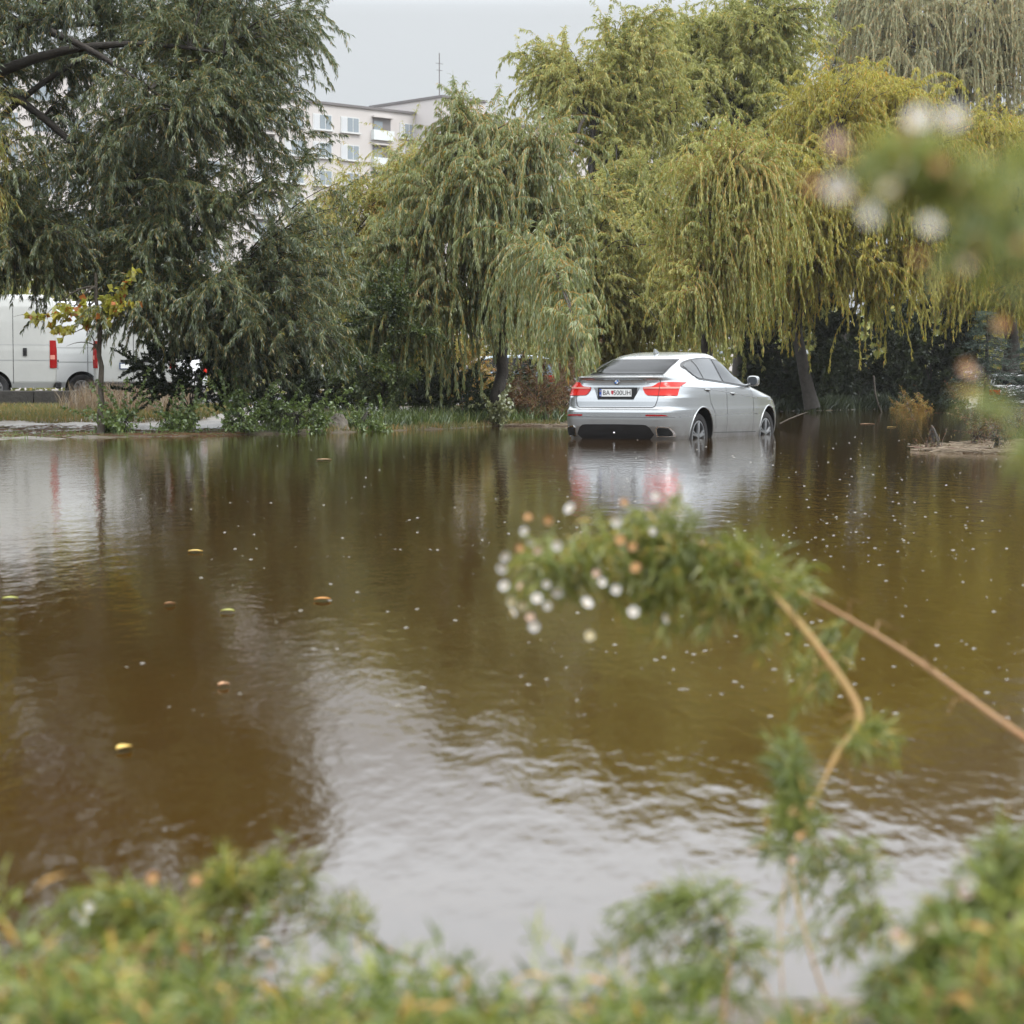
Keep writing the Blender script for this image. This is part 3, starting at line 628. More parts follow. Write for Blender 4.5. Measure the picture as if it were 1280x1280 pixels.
# ------------------------------------------------------------------ apartment building
def building():  # wall and window colours paled to stand in for distance haze
    mp = mat('pale pinkish render', (.54,.51,.495), .8, noise=(.25, (.47,.445,.43), .5)); mt = mat('tower render', (.50,.47,.46), .8)
    mw = mat('white window frame', (.55,.56,.56), .5); mg = mat('window pane', (.24,.28,.31), .15, spec=.6); mc = mat('window curtain side', (.5,.52,.54), .7)
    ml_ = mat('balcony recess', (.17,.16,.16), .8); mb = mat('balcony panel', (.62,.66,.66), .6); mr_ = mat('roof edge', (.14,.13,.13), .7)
    p2 = np.array([(520-640)/FPX*222, 222.]); ang = math.atan2(.682, .731)
    t = thing('apartment_building', 'pale pinkish concrete apartment block with a taller stair tower', 'building', (p2[0], p2[1], .35), ang)
    # local: +X along the facade (away right), -Y towards us ; origin = inner corner of facade and tower
    Hh = 482-147; hz = H+Hh*222/FPX-.35; ht = H+356*219/FPX-.35
    b = MB(); b.box((-30, 6, hz/2), (60, 12, hz)); b.box((30, 6, hz/2), (48, 12, hz)); b.build('wall', mp, t)
    c = MB(); c.box((3, 1.5, ht/2), (6, 11.4, ht)); tw = c.build('stair_tower', mt, t)
    r_ = MB(); r_.box((-30, 6, hz+.12), (60.3, 12.4, .24)); r_.box((30.1, 6, hz+.12), (47.7, 12.4, .24)); r_.build('roof', mr_, t)
    r2 = MB(); r2.box((3, 1.5, ht+.12), (6.3, 11.7, .24)); r2.build('tower_roof', mr_, tw)
    fl = 2.75; top = hz-1.0
    def window(x, z, w_=2.3, h_=1.45):
        o = MB(); o.box((x, .03, z), (w_+.1, .16, h_+.1)); f = o.build('window', mw, t)
        g = MB()
        for k in (-1, 0, 1): g.box((x+k*w_/3.05, -.06, z), (w_/3.05-.10, .03, h_-.1), 1 if k == -1 else 0)
        g.build('pane', [mg, mc], f)
        s_ = MB(); s_.box((x, -.16, z-h_/2-.12), (w_+.3, .26, .10)); s_.build('sill', mw, f)
    def loggia(x, z):
        o = MB(); o.box((x, -.012, z+.05), (2.35, .05, 2.15)); f = o.build('loggia', ml_, t)
        g = MB(); g.box((x-.45, -.05, z-.05), (1.1, .04, 1.7)); g.build('pane', mg, f)
        q = MB(); q.box((x, -.42, z-.62), (2.7, .08, 1.0)); q.box((x-1.32, -.2, z-.62), (.07, .4, 1.0)); q.box((x+1.32, -.2, z-.62), (.07, .4, 1.0)); q.build('balcony_panel', mb, f)
        q = MB(); q.box((x, -.22, z+1.22), (2.6, .5, .14)); q.build('canopy', mp, f)
    for k in range(9):
        z = top-.75-k*fl
        if z < 1.5: break
        window(-1.15, z, 1.8); loggia(-4.5, z-.15); window(-8.6, z); window(-12.1, z)
        window(-15.6, z); loggia(-19.2, z-.15)
    # the rest of the facade, hidden behind the willows
    o = MB()
    for k in range(9):
        z = top-.75-k*fl
        if z < 1.5: break
        for x_ in list(np.arange(-58, -22, 3.6))+list(np.arange(8, 52, 3.6)): o.box((x_, -.01, z), (2.1, .06, 1.4))
    tag(o.build('distant_windows', mg, t), kind='stuff')
    a = MB(); a.tube([(4.2, 1.0, ht+.2), (4.2, 1.0, ht+5.5)], .06, 6); a.tube([(3.7, 1.0, ht+4.4), (4.7, 1.0, ht+4.4)], .03, 5); a.tube([(3.8, 1.0, ht+3.7), (4.6, 1.0, ht+3.7)], .03, 5); a.build('roof_antenna', mr_, t)
building()

lw = MB()  # low wall added to darken the shadow strip under the vans
for k in range(7): lw.box((-14.2+k*1.02, 47.6, .38), (1.0, .30, .62), bev=.02)
tag(lw.build('shade_wall', mat('dark shade wall', (.022,.021,.019), .8, noise=(4, (.045,.042,.036), .5), bump=(14, .6, .03))), 'low dark wall added for the shadow strip below the vans', 'wall')

# ------------------------------------------------------------------ vegetation
def strands(S, D, Ln, seg, droop, wob, rng):
    n = len(S); Pn = np.empty((n, seg+1, 3)); Pn[:, 0] = S; d = nrm(D); st = (Ln/seg)[:, None]
    dr = droop if np.isscalar(droop) else droop[:, None]
    for k in range(seg):
        d = nrm(d + np.array([0, 0, -1.])*dr + rng.normal(0, wob, (n, 3)))
        Pn[:, k+1] = Pn[:, k] + d*st
    return Pn
def leaves(Pn, n, ln, wd, spread, down, rng, along=.6, minu=0.):
    """n lozenge leaves on the strands, bent at the middle rib; returns V, F"""
    m, k, _ = Pn.shape
    L_ = np.linalg.norm(np.diff(Pn, axis=1), axis=2).sum(1); pr = L_/L_.sum()
    s = rng.choice(m, n, p=pr); u = (minu+(1-minu)*rng.random(n))*(k-1); i = np.minimum(u.astype(int), k-2); f = (u-i)[:, None]
    a = Pn[s, i]; b = Pn[s, i+1]; base = a+(b-a)*f; t = nrm(b-a)
    rv = nrm(rng.normal(0, 1, (n, 3)))
    d = nrm(t*along + rv*spread + np.array([0, 0, -1.])*down)
    sd_ = nrm(np.cross(d, rng.normal(0, 1, (n, 3))))
    l = ln*(.6+.8*rng.random(n))[:, None]; w_ = (wd*(.7+.6*rng.random(n)))[:, None]
    mid = base+d*l*.45
    tip = base+nrm(d+np.array([0, 0, -.25]))*l
    V = np.stack([base, mid+sd_*w_/2, tip, mid-sd_*w_/2], 1).reshape(-1, 3)
    return V, np.arange(n*4).reshape(n, 4)
def bez(p0, p1, p2, n):
    t = np.linspace(0, 1, n)[None, :, None]
    return p0[:, None]*(1-t)**2 + p1[:, None]*2*t*(1-t) + p2[:, None]*t**2
def env_pts(env, n, rng, shell=.35):
    """points in a union of ellipsoids (cx,cy,cz,rx,ry,rz,weight)"""
    e = np.array(env, float); w_ = e[:, 6]/e[:, 6].sum(); k = rng.choice(len(e), n, p=w_)
    v = nrm(rng.normal(0, 1, (n, 3))); r_ = (shell+(1-shell)*rng.random(n))**(1/2.2)
    return e[k, :3]+v*e[k, 3:6]*r_[:, None]
def tree(name, label, cat, base, trunk, r0, env, leafm, twigm, barkm=None, n_limb=9, n_br=120, n_st=1200, st_len=(1., 2.5), seg=9, droop=.35, wob=.08,
         n_leaf=60000, leaf=(.07, .012), spread=.5, down=.5, along=.6, zmin=.6, seed=1, zfun=None, twig_r=.004, group=None, out=.5, twist=0., br_r=.03, shell=.35, zmin_var=1.2, up=.25, sides=3, sprig=.12, spl=1., clump=.5):
    rng = np.random.default_rng(seed); base = np.array(base, float)
    t = thing(name, label, cat, tuple(base), 0, group)
    T = np.array(trunk, float)                    # relative points
    u = np.linspace(0, 1, 14); tu = np.linspace(0, 1, len(T))
    Tp = np.stack([np.interp(u, tu, T[:, j]) for j in range(3)], 1)
    Tp[1:-1] += rng.normal(0, r0*.25, (12, 3))
    E = np.array(env, float); E[:, :3] -= base
    # limbs
    tips = env_pts(E, n_limb, rng, .6); cen = (E[:, :3]*E[:, 6:7]).sum(0)/E[:, 6].sum()
    tips = cen+(tips-cen)*.72
    k0 = rng.integers(6, 14, n_limb); s0 = Tp[k0]
    mid = s0+(tips-s0)*.4+np.array([0, 0, 1.])*np.linalg.norm(tips-s0, axis=1)[:, None]*up
    LB = bez(s0, mid, tips, 12)
    if twist: LB[:, 1:] += np.cumsum(rng.normal(0, twist, (n_limb, 11, 3)), 1)*.6
    lr = r0*.5*(1-.85*np.linspace(0, 1, 12))[None]*rng.uniform(.6, 1, n_limb)[:, None]
    mb = MB(); V, F = tubes(Tp[None], (r0*(1-.55*u)+r0*.35*np.exp(-u*14))[None], 10)
    Vs = [V]; Fs = [F]; o_ = len(V)
    V, F = tubes(LB, lr, 6); Vs.append(V); Fs.append(F+o_); o_ += len(V)
    nodes = np.concatenate([LB[:, 3:].reshape(-1, 3), Tp[8:]])
    bt = env_pts(E, n_br, rng, shell)
    dd = np.linalg.norm(bt[:, None]-nodes[None], axis=2)+np.maximum(nodes[None, :, 2]-bt[:, None, 2], 0)*1.0
    j = dd.argmin(1); b0 = nodes[j]; ln_ = np.linalg.norm(bt-b0, axis=1)[:, None]
    BR = bez(b0, b0+(bt-b0)*.45+np.array([0, 0, 1.])*ln_*up, bt, 9)
    if twist: BR[:, 1:] += np.cumsum(rng.normal(0, twist*.7, (n_br, 8, 3)), 1)*.6
    V, F = tubes(BR, (br_r*(1-.8*np.linspace(0, 1, 9)))[None]*rng.uniform(.5, 1, n_br)[:, None], 4); Vs.append(V); Fs.append(F+o_)
    mesh_np('trunk', np.concatenate(Vs), np.concatenate(Fs), barkm or M['bark'], t, None, True)
    # strands
    bw = rng.lognormal(0, clump, n_br); bw /= bw.sum(); bl = rng.uniform(.35, 1.15, n_br); s = rng.choice(n_br, n_st, p=bw); uu = (.15+.85*rng.random(n_st))*8; i = np.minimum(uu.astype(int), 7); f = (uu-i)[:, None]
    S = BR[s, i]*(1-f)+BR[s, i+1]*f
    hd = BR[s, 8]-BR[s, 0]; hd[:, 2] *= .4; hd = nrm(hd)
    D = hd*out+rng.normal(0, .45, (n_st, 3))+np.array([0, 0, .25])
    Ln = np.maximum(rng.uniform(st_len[0], st_len[1], n_st)*bl[s], st_len[0]*.7)
    zm = (zmin if zfun is None else zfun(640+(S[:, 0]+base[0])/(S[:, 1]+base[1])*FPX))+rng.random(n_st)**2*zmin_var*1.0
    Ln = np.minimum(Ln, np.maximum((S[:, 2]+base[2]-zm)*1.02, .25))
    dro = droop*rng.uniform(.35, 1.25, n_st); sp = rng.random(n_st) < sprig
    D[sp] = hd[sp]*.7+rng.normal(0, .4, (sp.sum(), 3))+np.array([0, 0, .9]); Ln[sp] = rng.uniform(.35, 1.0, sp.sum())*spl; dro[sp] = .07
    ST = strands(S, D, Ln, seg, dro, wob, rng)
    ok = ST[:, :, 2].min(1)+base[2] > zmin-.15; ST = ST[ok]
    if twig_r:
        V, F = tubes(ST, twig_r*(1-.75*np.linspace(0, 1, seg+1))[None]*np.ones((len(ST), 1)), sides)
        mesh_np('twigs', V, F, twigm, t)
    V, F = leaves(ST, n_leaf, leaf[0], leaf[1], spread, down, rng, along)
    mesh_np('crown', V, F, leafm, t)
    return t
def E_(px, py, Y, rpx, rpy, ry, w_=1.):
    c = P(px, py, Y); return (c[0], c[1], c[2], rpx/FPX*Y, ry, rpy/FPX*Y, w_)

LM = {}
LM['silver'] = leafmat('silvery willow leaves', [(0.031,0.050,0.015),(0.088,0.119,0.037),(0.206,0.243,0.103)], accent=((.30,.21,.04), .10), gloss=.07, transl=.4)
LM['weep'] = leafmat('blue green weeping leaves', [(.13,.165,.045),(.24,.28,.095),(.37,.395,.17)], accent=((.45,.29,.05), .11), gloss=.06, transl=.45)
LM['yellowgreen'] = leafmat('yellow green willow leaves', [(0.186,0.217,0.044),(0.342,0.358,0.078),(0.528,0.466,0.132)], accent=((.45,.27,.05), .08), gloss=.05, transl=.45)
LM['orange'] = leafmat('autumn willow leaves', [(0.182,0.182,0.046),(0.338,0.273,0.065),(0.494,0.312,0.078)], accent=((.48,.22,.04), .2), gloss=.05, transl=.45)
LM['pale'] = leafmat('pale green willow leaves', [(.185,.21,.05),(.325,.34,.095),(.47,.455,.16)], accent=((.52,.38,.08), .07), gloss=.04, transl=.45)
LM['olive'] = leafmat('olive willow leaves', [(0.133,0.164,0.033),(0.267,0.283,0.059),(0.446,0.402,0.105)], accent=((.36,.26,.05), .08), gloss=.05, transl=.45)
LM['greybrown'] = leafmat('grey green leaves of the tall willow', [(.26,.28,.16),(.38,.38,.20),(.50,.45,.25)], accent=((.52,.33,.13), .12), gloss=.04, transl=.45)
M['twig_tan'] = mat('tan twigs', (.32,.29,.17), .7)
LM['bush'] = leafmat('bush leaves', [(0.040,0.065,0.012),(0.085,0.124,0.022),(0.149,0.198,0.040)], accent=((.26,.25,.05), .05), gloss=.07)
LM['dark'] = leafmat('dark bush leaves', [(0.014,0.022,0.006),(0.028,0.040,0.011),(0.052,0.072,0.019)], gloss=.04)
LM['herb'] = leafmat('nettle leaves', [(0.075,0.122,0.020),(0.131,0.196,0.037),(0.206,0.271,0.065)], gloss=.08)
LM['gold'] = leafmat('golden willow leaves', [(.20,.205,.03),(.37,.345,.055),(.54,.47,.10)], accent=((.58,.34,.05), .08), gloss=.03, transl=.45)
LM['maple'] = leafmat('yellow maple leaves', [(.32,.34,.05),(.52,.48,.08),(.68,.56,.10)], accent=((.5,.16,.03), .12), gloss=.06, transl=.5)
LM['red'] = leafmat('russet stems and leaves', [(.07,.035,.018),(.13,.06,.025),(.22,.10,.035)], accent=((.14,.14,.04), .25), gloss=.05)
LM['spruce'] = leafmat('spruce needles', [(.03,.055,.035),(.05,.085,.055),(.08,.12,.08)], gloss=.06)
LM['ivy'] = leafmat('pale ivy leaves', [(.16,.18,.06),(.28,.30,.12),(.42,.42,.2)], gloss=.12)

# left: the big silvery willow
tree('willow_tree', 'large silvery green willow filling the upper left, leafy sprays arching down', 'tree', (-10.6, 36.5, .2), [(0,0,0),(.2,-.2,2),(.5,-.4,4),(.9,-.6,6.5)], .28,
     [E_(90,130,35.5,230,230,2.6,3.4), E_(290,170,35,115,120,1.8,1.15), E_(220,340,34.6,170,90,1.6,1.5), E_(355,395,35,80,65,1.3,.8), E_(185,370,35,70,40,1.0,.35), E_(410,420,36,45,55,1.0,.35), E_(330,450,36,50,35,1.0,.3), E_(30,360,35,60,30,.9,.2), E_(200,120,36.5,170,120,1.5,1.2), E_(345,165,35,50,55,1.2,.55), E_(90,270,36.5,120,70,1.5,.9), E_(60,330,35,140,70,1.8,1.0), E_(310,10,35.5,105,95,1.6,1.2), E_(130,-150,36.5,220,150,2.5,2), E_(-150,100,36,170,260,2.8,2), E_(385,250,35,45,60,1.0,.26), E_(400,320,35,50,60,1.0,.55)],
     LM['silver'], M['twig_olive'], n_limb=12, n_br=700, n_st=10500, st_len=(.35,1.2), seg=7, droop=.24, wob=.10, n_leaf=860000, leaf=(.092,.015), spread=.55, down=.35, zfun=lambda p: np.interp(p, [-200, 130, 240, 420], [1.3, 1.2, .5, .15]), zmin=.1, zmin_var=.7, seed=3, twig_r=.0035, out=.6, br_r=.022)
tree('weeping_willow', 'yellow green willow curtain hanging at the left frame edge', 'tree', (-9.8, 34.3, .1), [(0,0,0),(.1,0,2.5),(.3,0,5)], .14,
     [E_(-35,190,34,50,90,.6,1)], LM['yellowgreen'], M['twig_orange'], n_limb=4, n_br=26, n_st=260, st_len=(.6,2.0), seg=9, droop=.5, n_leaf=15000, leaf=(.10,.014), zmin=2.6, seed=5, br_r=.015)
# small yellow maple
tree('maple_sapling', 'small maple with yellow leaves in front of the white vans', 'tree', (*P(126,540,34.2)[:2], .0), [(0,0,0),(.02,0,1.2),(-.05,0,2.6)], .055,
     [E_(92,405,33.9,34,30,.3,1), E_(110,375,33.8,50,25,.4,1), E_(50,390,33.9,45,16,.3,.5)], LM['maple'], M['bark_grey'], M['bark_grey'], n_limb=7, n_br=22, n_st=60, st_len=(.15,.4), seg=4, droop=.1, n_leaf=850, leaf=(.105,.10), spread=.9, down=.5, zmin=1.2, seed=7, br_r=.012, twig_r=.003)
# bushes under the big willow
def bush(label, px, py, Y, rpx, rpy, ry, lm, n_leaf, leaf=(.06,.03), seed=1, name='bush', cat='bush', twig=None, n_st=260, group=None, droop=.12, st=(.3,.7), zmin=.02, **k):
    c = P(px, py, Y); b = (c[0], Y+.2, float(gz(c[0], Y+.2)))
    if b[2] < -.02: b = (b[0], b[1], -.05)
    return tree(name, label, cat, b, [(0,0,0),(.02,0,.2),(0,0,max(.3,(c[2])*.6))], .03, [E_(px, py, Y, rpx, rpy, ry, 1)], lm, twig or M['twig_brown'], n_limb=8, n_br=60, n_st=n_st, st_len=st, seg=5, droop=droop,
         n_leaf=n_leaf, leaf=leaf, spread=.9, down=.2, zmin=zmin, zmin_var=.2, seed=seed, br_r=.008, twig_r=.003, group=group, **k)
G1 = 'bushes along the far bank'
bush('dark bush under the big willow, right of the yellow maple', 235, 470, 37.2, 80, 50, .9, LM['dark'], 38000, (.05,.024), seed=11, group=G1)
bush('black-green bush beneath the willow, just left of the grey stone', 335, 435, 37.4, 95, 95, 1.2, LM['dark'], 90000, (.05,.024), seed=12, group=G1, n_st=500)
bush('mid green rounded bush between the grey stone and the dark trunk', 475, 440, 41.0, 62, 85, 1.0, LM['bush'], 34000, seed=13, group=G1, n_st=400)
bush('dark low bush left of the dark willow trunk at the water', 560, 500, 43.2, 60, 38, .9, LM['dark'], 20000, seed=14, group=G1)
G2 = 'green herbs at the water edge'
for i, (px, py, Y, rx, ry_, lab) in enumerate([(152,532,34.4,28,22,'green herb clump at the water below the yellow maple'),
      (225,535,34.9,22,16,'low green herbs at the water, left of the taller nettles'), (300,522,35.2,26,30,'tallest bright green nettles at the water edge'),
      (370,528,35.6,44,26,'broad light green nettle clump beside the grey stone'), (460,545,37.4,30,12,'low grassy herbs at the water right of the grey stone')]):
    bush(lab, px, py, Y, rx, ry_, .35, LM['herb'], 2600, (.055,.035), 20+i, 'nettle_clump', 'plant', n_st=120, group=G2, st=(.15,.35), droop=.05)
# thin tree behind, left of centre
tree('contorted_tree', 'loose olive green tree left of the centre willow, before the building', 'tree', (*at(492,46), .3), [(0,0,0),(-.1,0,1.6),(.2,0,3.2),(.0,0,4.4)], .11,
     [E_(480,340,46,60,110,1.3,2), E_(440,270,46,45,60,1.0,.7), E_(520,240,46,35,60,1.0,.6), E_(395,330,46,50,60,1,.8), E_(500,440,45,60,60,1.2,1)], LM['yellowgreen'], M['twig_orange'], n_limb=10, n_br=240, n_st=3000, st_len=(.5,1.6), seg=8, droop=.4, n_leaf=170000, leaf=(.085,.014), zmin=.3, seed=31, twist=.05)
# centre weeping willow
tree('weeping_willow', 'weeping willow with a leaning dark trunk at the water left of the flooded car', 'tree', (*at(621,42.6), -.02), [(0,0,0),(.05,0,.9),(.16,0,1.8),(.1,0,3.2),(-.15,0,4.6)], .15,
     [E_(605,185,42.4,55,45,1.2,1.0), E_(540,225,42.4,38,35,1.0,.6), E_(665,205,42.4,38,45,1.0,.8), E_(705,300,42.2,25,60,.9,.5), E_(600,280,42,80,60,1.5,.9), E_(578,138,42.4,26,20,.6,.2), E_(500,300,42.2,28,40,.9,.35), E_(520,380,42,35,50,1.0,.5), E_(650,350,41.8,60,50,1.2,.5), E_(480,380,42.2,25,60,.9,.4), E_(555,400,41.8,45,50,1.0,.5), E_(722,340,33.6,14,40,.5,.12), E_(728,430,32.6,9,26,.25,.22), E_(740,250,36,25,30,1.2,.06)],
     LM['weep'], M['twig_orange'], n_limb=14, n_br=190, n_st=3200, st_len=(.4,3.0), seg=12, droop=.5, wob=.09, n_leaf=360000, leaf=(.125,.021), spread=.55, down=.8, along=.5, shell=.0, sprig=.28, spl=1.0, out=.2, clump=1.0, zfun=lambda p: np.interp(p, [470,585,608,645,660,700,745], [.1,.3,1.45,1.45,.9,.75,.7]), zmin=.05, zmin_var=1.6, seed=43, twig_r=.005)
ivy_b = tree('ivy_clump', 'pale ivy leaves climbing the base of the dark willow trunk', 'plant', (*at(624,42.2), -.02), [(0,0,0),(.0,0,.5),(.0,0,.8)], .02,
     [E_(622,520,42.2,11,18,.2,1), E_(627,508,42.3,6,14,.12,.4)], LM['ivy'], M['twig_brown'], n_limb=5, n_br=30, n_st=80, st_len=(.1,.2), seg=3, droop=.1, n_leaf=900, leaf=(.075,.06), spread=1, down=.3, zmin=0.0, zmin_var=.1, seed=42, br_r=.005, twig_r=.002)
# russet shrubs behind the trunk
G3 = 'russet shrubs behind the trunk'
bush('russet reddish stems right of the dark trunk', 665, 505, 45.0, 38, 34, .8, LM['red'], 9000, (.09,.014), 51, 'russet_shrub', 'shrub', M['twig_orange'], 240, G3, .02)
bush('rusty brown stems just left of the flooded car', 705, 500, 46.5, 28, 42, .8, LM['red'], 8000, (.09,.014), 52, 'russet_shrub', 'shrub', M['twig_orange'], 240, G3, .02)
bush('orange tinged shrub left of the dark trunk', 575, 470, 46.5, 35, 42, .9, LM['orange'], 9000, (.08,.02), 53, 'russet_shrub', 'shrub', M['twig_orange'], 200, G3, .1)
# contorted tree behind right of centre
tree('contorted_tree', 'tall contorted willow with twisting dark branches behind the centre willow', 'tree', (*at(735,58), .35), [(0,0,0),(-.1,0,2.5),(-.3,0,4.6),(.4,0,6.5),(.2,0,8)], .22,
     [E_(780,260,55,75,60,2,1.4), E_(800,330,54,85,80,2,1.6), E_(850,410,54,60,45,1.8,.9), E_(700,410,54,60,55,1.8,.9), E_(660,300,55,40,60,1.5,.6), E_(700,110,58,55,60,1.8,.7), E_(665,80,58,35,35,1.2,.16), E_(790,120,59,75,95,2.2,1.9), E_(760,200,58,60,70,1.8,.6), E_(800,40,59,40,38,1.5,.4), E_(760,330,57,90,90,2,1.8), E_(690,330,57,70,80,1.8,1.2), E_(760,430,56,90,50,1.6,1.3)],
     LM['pale'], M['twig_orange'], n_limb=18, n_br=600, n_st=7400, st_len=(.4,1.7), seg=8, droop=.32, shell=.05, sprig=.22, n_leaf=450000, leaf=(.125,.028), spread=.6, down=.5, zmin=.4, seed=61, twist=.10, twig_r=.006, br_r=.035)
# pale tree top centre right
tree('willow_tree', 'tall rounded pale green willow reaching the top edge right of centre', 'tree', (*at(925,68), .35), [(0,0,0),(.2,0,4),(0,0,8),(.2,0,10)], .3,
     [E_(900,60,68,85,55,2.6,1.4), E_(960,30,69,85,60,2.6,1.4), E_(880,150,67,90,90,2.8,2), E_(980,160,68,80,90,2.6,1.5), E_(850,90,67,50,50,2,.6), E_(930,330,66,110,140,2.4,2.4), E_(1000,230,64,60,60,2,1.2)],
     LM['pale'], M['twig_olive'], n_limb=18, n_br=420, n_st=4600, st_len=(.5,1.7), seg=8, droop=.28, n_leaf=270000, leaf=(.15,.035), spread=.7, down=.4, zmin=.5, seed=71, twig_r=.006, br_r=.035)
# orange twigged weeping willow over the car
tree('weeping_willow', 'weeping willow with orange twigs hanging in a curtain above the flooded car', 'tree', (*at(872,50), .1), [(0,0,0),(.2,0,2),(.1,0,4),(.1,0,5.4)], .17,
     [E_(917,198,50,24,24,1.3,1.0), E_(882,232,50,20,24,1.2,.5), E_(952,240,50,16,45,1.0,.6), E_(915,300,49.5,42,55,1.4,.8), E_(838,300,50,14,22,.8,.16), E_(860,370,49.5,40,40,1.2,.4), E_(965,330,50,12,30,.8,.2), E_(930,172,50,12,12,.6,.08)],
     LM['yellowgreen'], M['twig_orange'], n_limb=14, n_br=130, n_st=1900, st_len=(.5,3.2), seg=12, droop=.55, wob=.10, n_leaf=150000, leaf=(.12,.024), spread=.5, down=.8, along=.5, shell=.0, sprig=.32, spl=1.2, out=.25, clump=1.2, zfun=lambda p: np.interp(p, [700,860,930,950,980], [1.5,1.15,1.15,.7,.7]), zmin=.95, zmin_var=1.4, seed=81, twig_r=.008)
# right curtain willow
tree('weeping_willow', 'broad yellow green weeping willow over the dark water right of the flooded car', 'tree', (*at(1015,64), .1), [(0,0,0),(-.5,0,2.5),(.4,0,5),(1.2,0,7)], .19,
     [E_(1090,120,63,75,32,2.2,1.1), E_(1030,150,63,70,50,2.4,1.2), E_(1160,170,63,80,55,2.4,1.3), E_(1060,250,62,100,60,2.4,1.5), E_(990,300,62,45,70,2,.8), E_(1180,290,62,80,60,2.2,1.1), E_(1080,340,61.5,110,50,2,.9)],
     LM['gold'], M['twig_olive'], n_limb=16, n_br=380, n_st=4600, st_len=(.5,3.0), seg=10, droop=.42, wob=.08, shell=.1, sprig=.25, clump=.9, out=.3, n_leaf=320000, leaf=(.14,.03), spread=.5, down=.7, along=.5, zmin=.55, zmin_var=2.6, seed=91, twig_r=.006, br_r=.035)
tree('weeping_willow', 'golden weeping willow at the right edge above the parked white car', 'tree', (*at(1262,76), .3), [(0,0,0),(0,0,3),(.2,0,6),(.1,0,8)], .3,
     [E_(1235,190,75,60,60,2.6,1.2), E_(1290,240,76,60,110,2.6,1.3), E_(1200,330,75,60,90,2.2,1), E_(1260,370,75,60,50,2.0,.8)],
     LM['gold'], M['twig_olive'], n_limb=12, n_br=260, n_st=2800, st_len=(.6,3.2), seg=10, droop=.42, sprig=.25, shell=.1, wob=.06, n_leaf=150000, leaf=(.15,.028), spread=.5, down=.7, zmin=2.0, zmin_var=2, seed=95, twig_r=.007, br_r=.035)
# tall grey brown one far right
tree('weeping_willow', 'tall pale grey green willow with long tan hanging twigs at the upper right corner', 'tree', (*at(1190,92), .4), [(0,0,0),(0,0,6),(.4,0,11),(0,0,15)], .4,
     [E_(1110,20,92,85,60,3.4,1.2), E_(1210,0,92,90,70,3.6,1.4), E_(1290,60,92,60,120,3,1), E_(1160,90,91,110,60,3,1)],
     LM['greybrown'], M['twig_tan'], n_limb=18, n_br=240, n_st=3000, st_len=(1.2,5), seg=12, droop=.6, wob=.05, n_leaf=260000, leaf=(.17,.034), spread=.45, down=.8, zmin=4, zmin_var=4, seed=101, sprig=.2, clump=.9, twig_r=.006, br_r=.05)
tree('poplar_tree', 'narrow dark grey green poplar between the pale rounded willow and the tall corner one', 'tree', (*at(1052,96), .4), [(0,0,0),(0,0,8),(0,0,17)], .25,
     [E_(1052,60,96,17,75,1.2,1), E_(1052,190,96,24,90,1.4,1)], LM['dark'], M['twig_brown'], n_limb=10, n_br=110, n_st=900, st_len=(.5,1.2), seg=5, droop=.02, n_leaf=30000, leaf=(.16,.05), spread=.9, down=.1, zmin=3, seed=105, twig_r=.006)
# understory grown tall with dark leaves to put in the right willow's shaded interior
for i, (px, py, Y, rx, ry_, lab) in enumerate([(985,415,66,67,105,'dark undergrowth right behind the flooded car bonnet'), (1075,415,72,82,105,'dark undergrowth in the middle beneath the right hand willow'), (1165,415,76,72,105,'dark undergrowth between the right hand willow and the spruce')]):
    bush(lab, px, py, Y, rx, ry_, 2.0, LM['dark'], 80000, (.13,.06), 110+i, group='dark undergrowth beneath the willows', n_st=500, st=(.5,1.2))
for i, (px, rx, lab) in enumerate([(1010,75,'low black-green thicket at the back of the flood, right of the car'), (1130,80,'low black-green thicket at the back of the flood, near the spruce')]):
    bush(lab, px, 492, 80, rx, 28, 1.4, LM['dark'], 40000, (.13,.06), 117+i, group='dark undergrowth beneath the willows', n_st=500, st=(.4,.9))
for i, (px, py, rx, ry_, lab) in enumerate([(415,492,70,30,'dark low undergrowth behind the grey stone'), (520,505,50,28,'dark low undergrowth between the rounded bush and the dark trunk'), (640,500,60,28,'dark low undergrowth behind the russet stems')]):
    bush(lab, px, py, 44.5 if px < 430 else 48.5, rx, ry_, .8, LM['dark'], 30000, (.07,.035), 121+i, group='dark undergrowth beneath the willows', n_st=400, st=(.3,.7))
bush('low yellowish reeds at the water under the right hand willow', 1140, 512, 70.5, 26, 7, .6, LM['orange'], 2500, (.12,.02), 115, 'reed_clump', 'plant', n_st=100, st=(.2,.4))
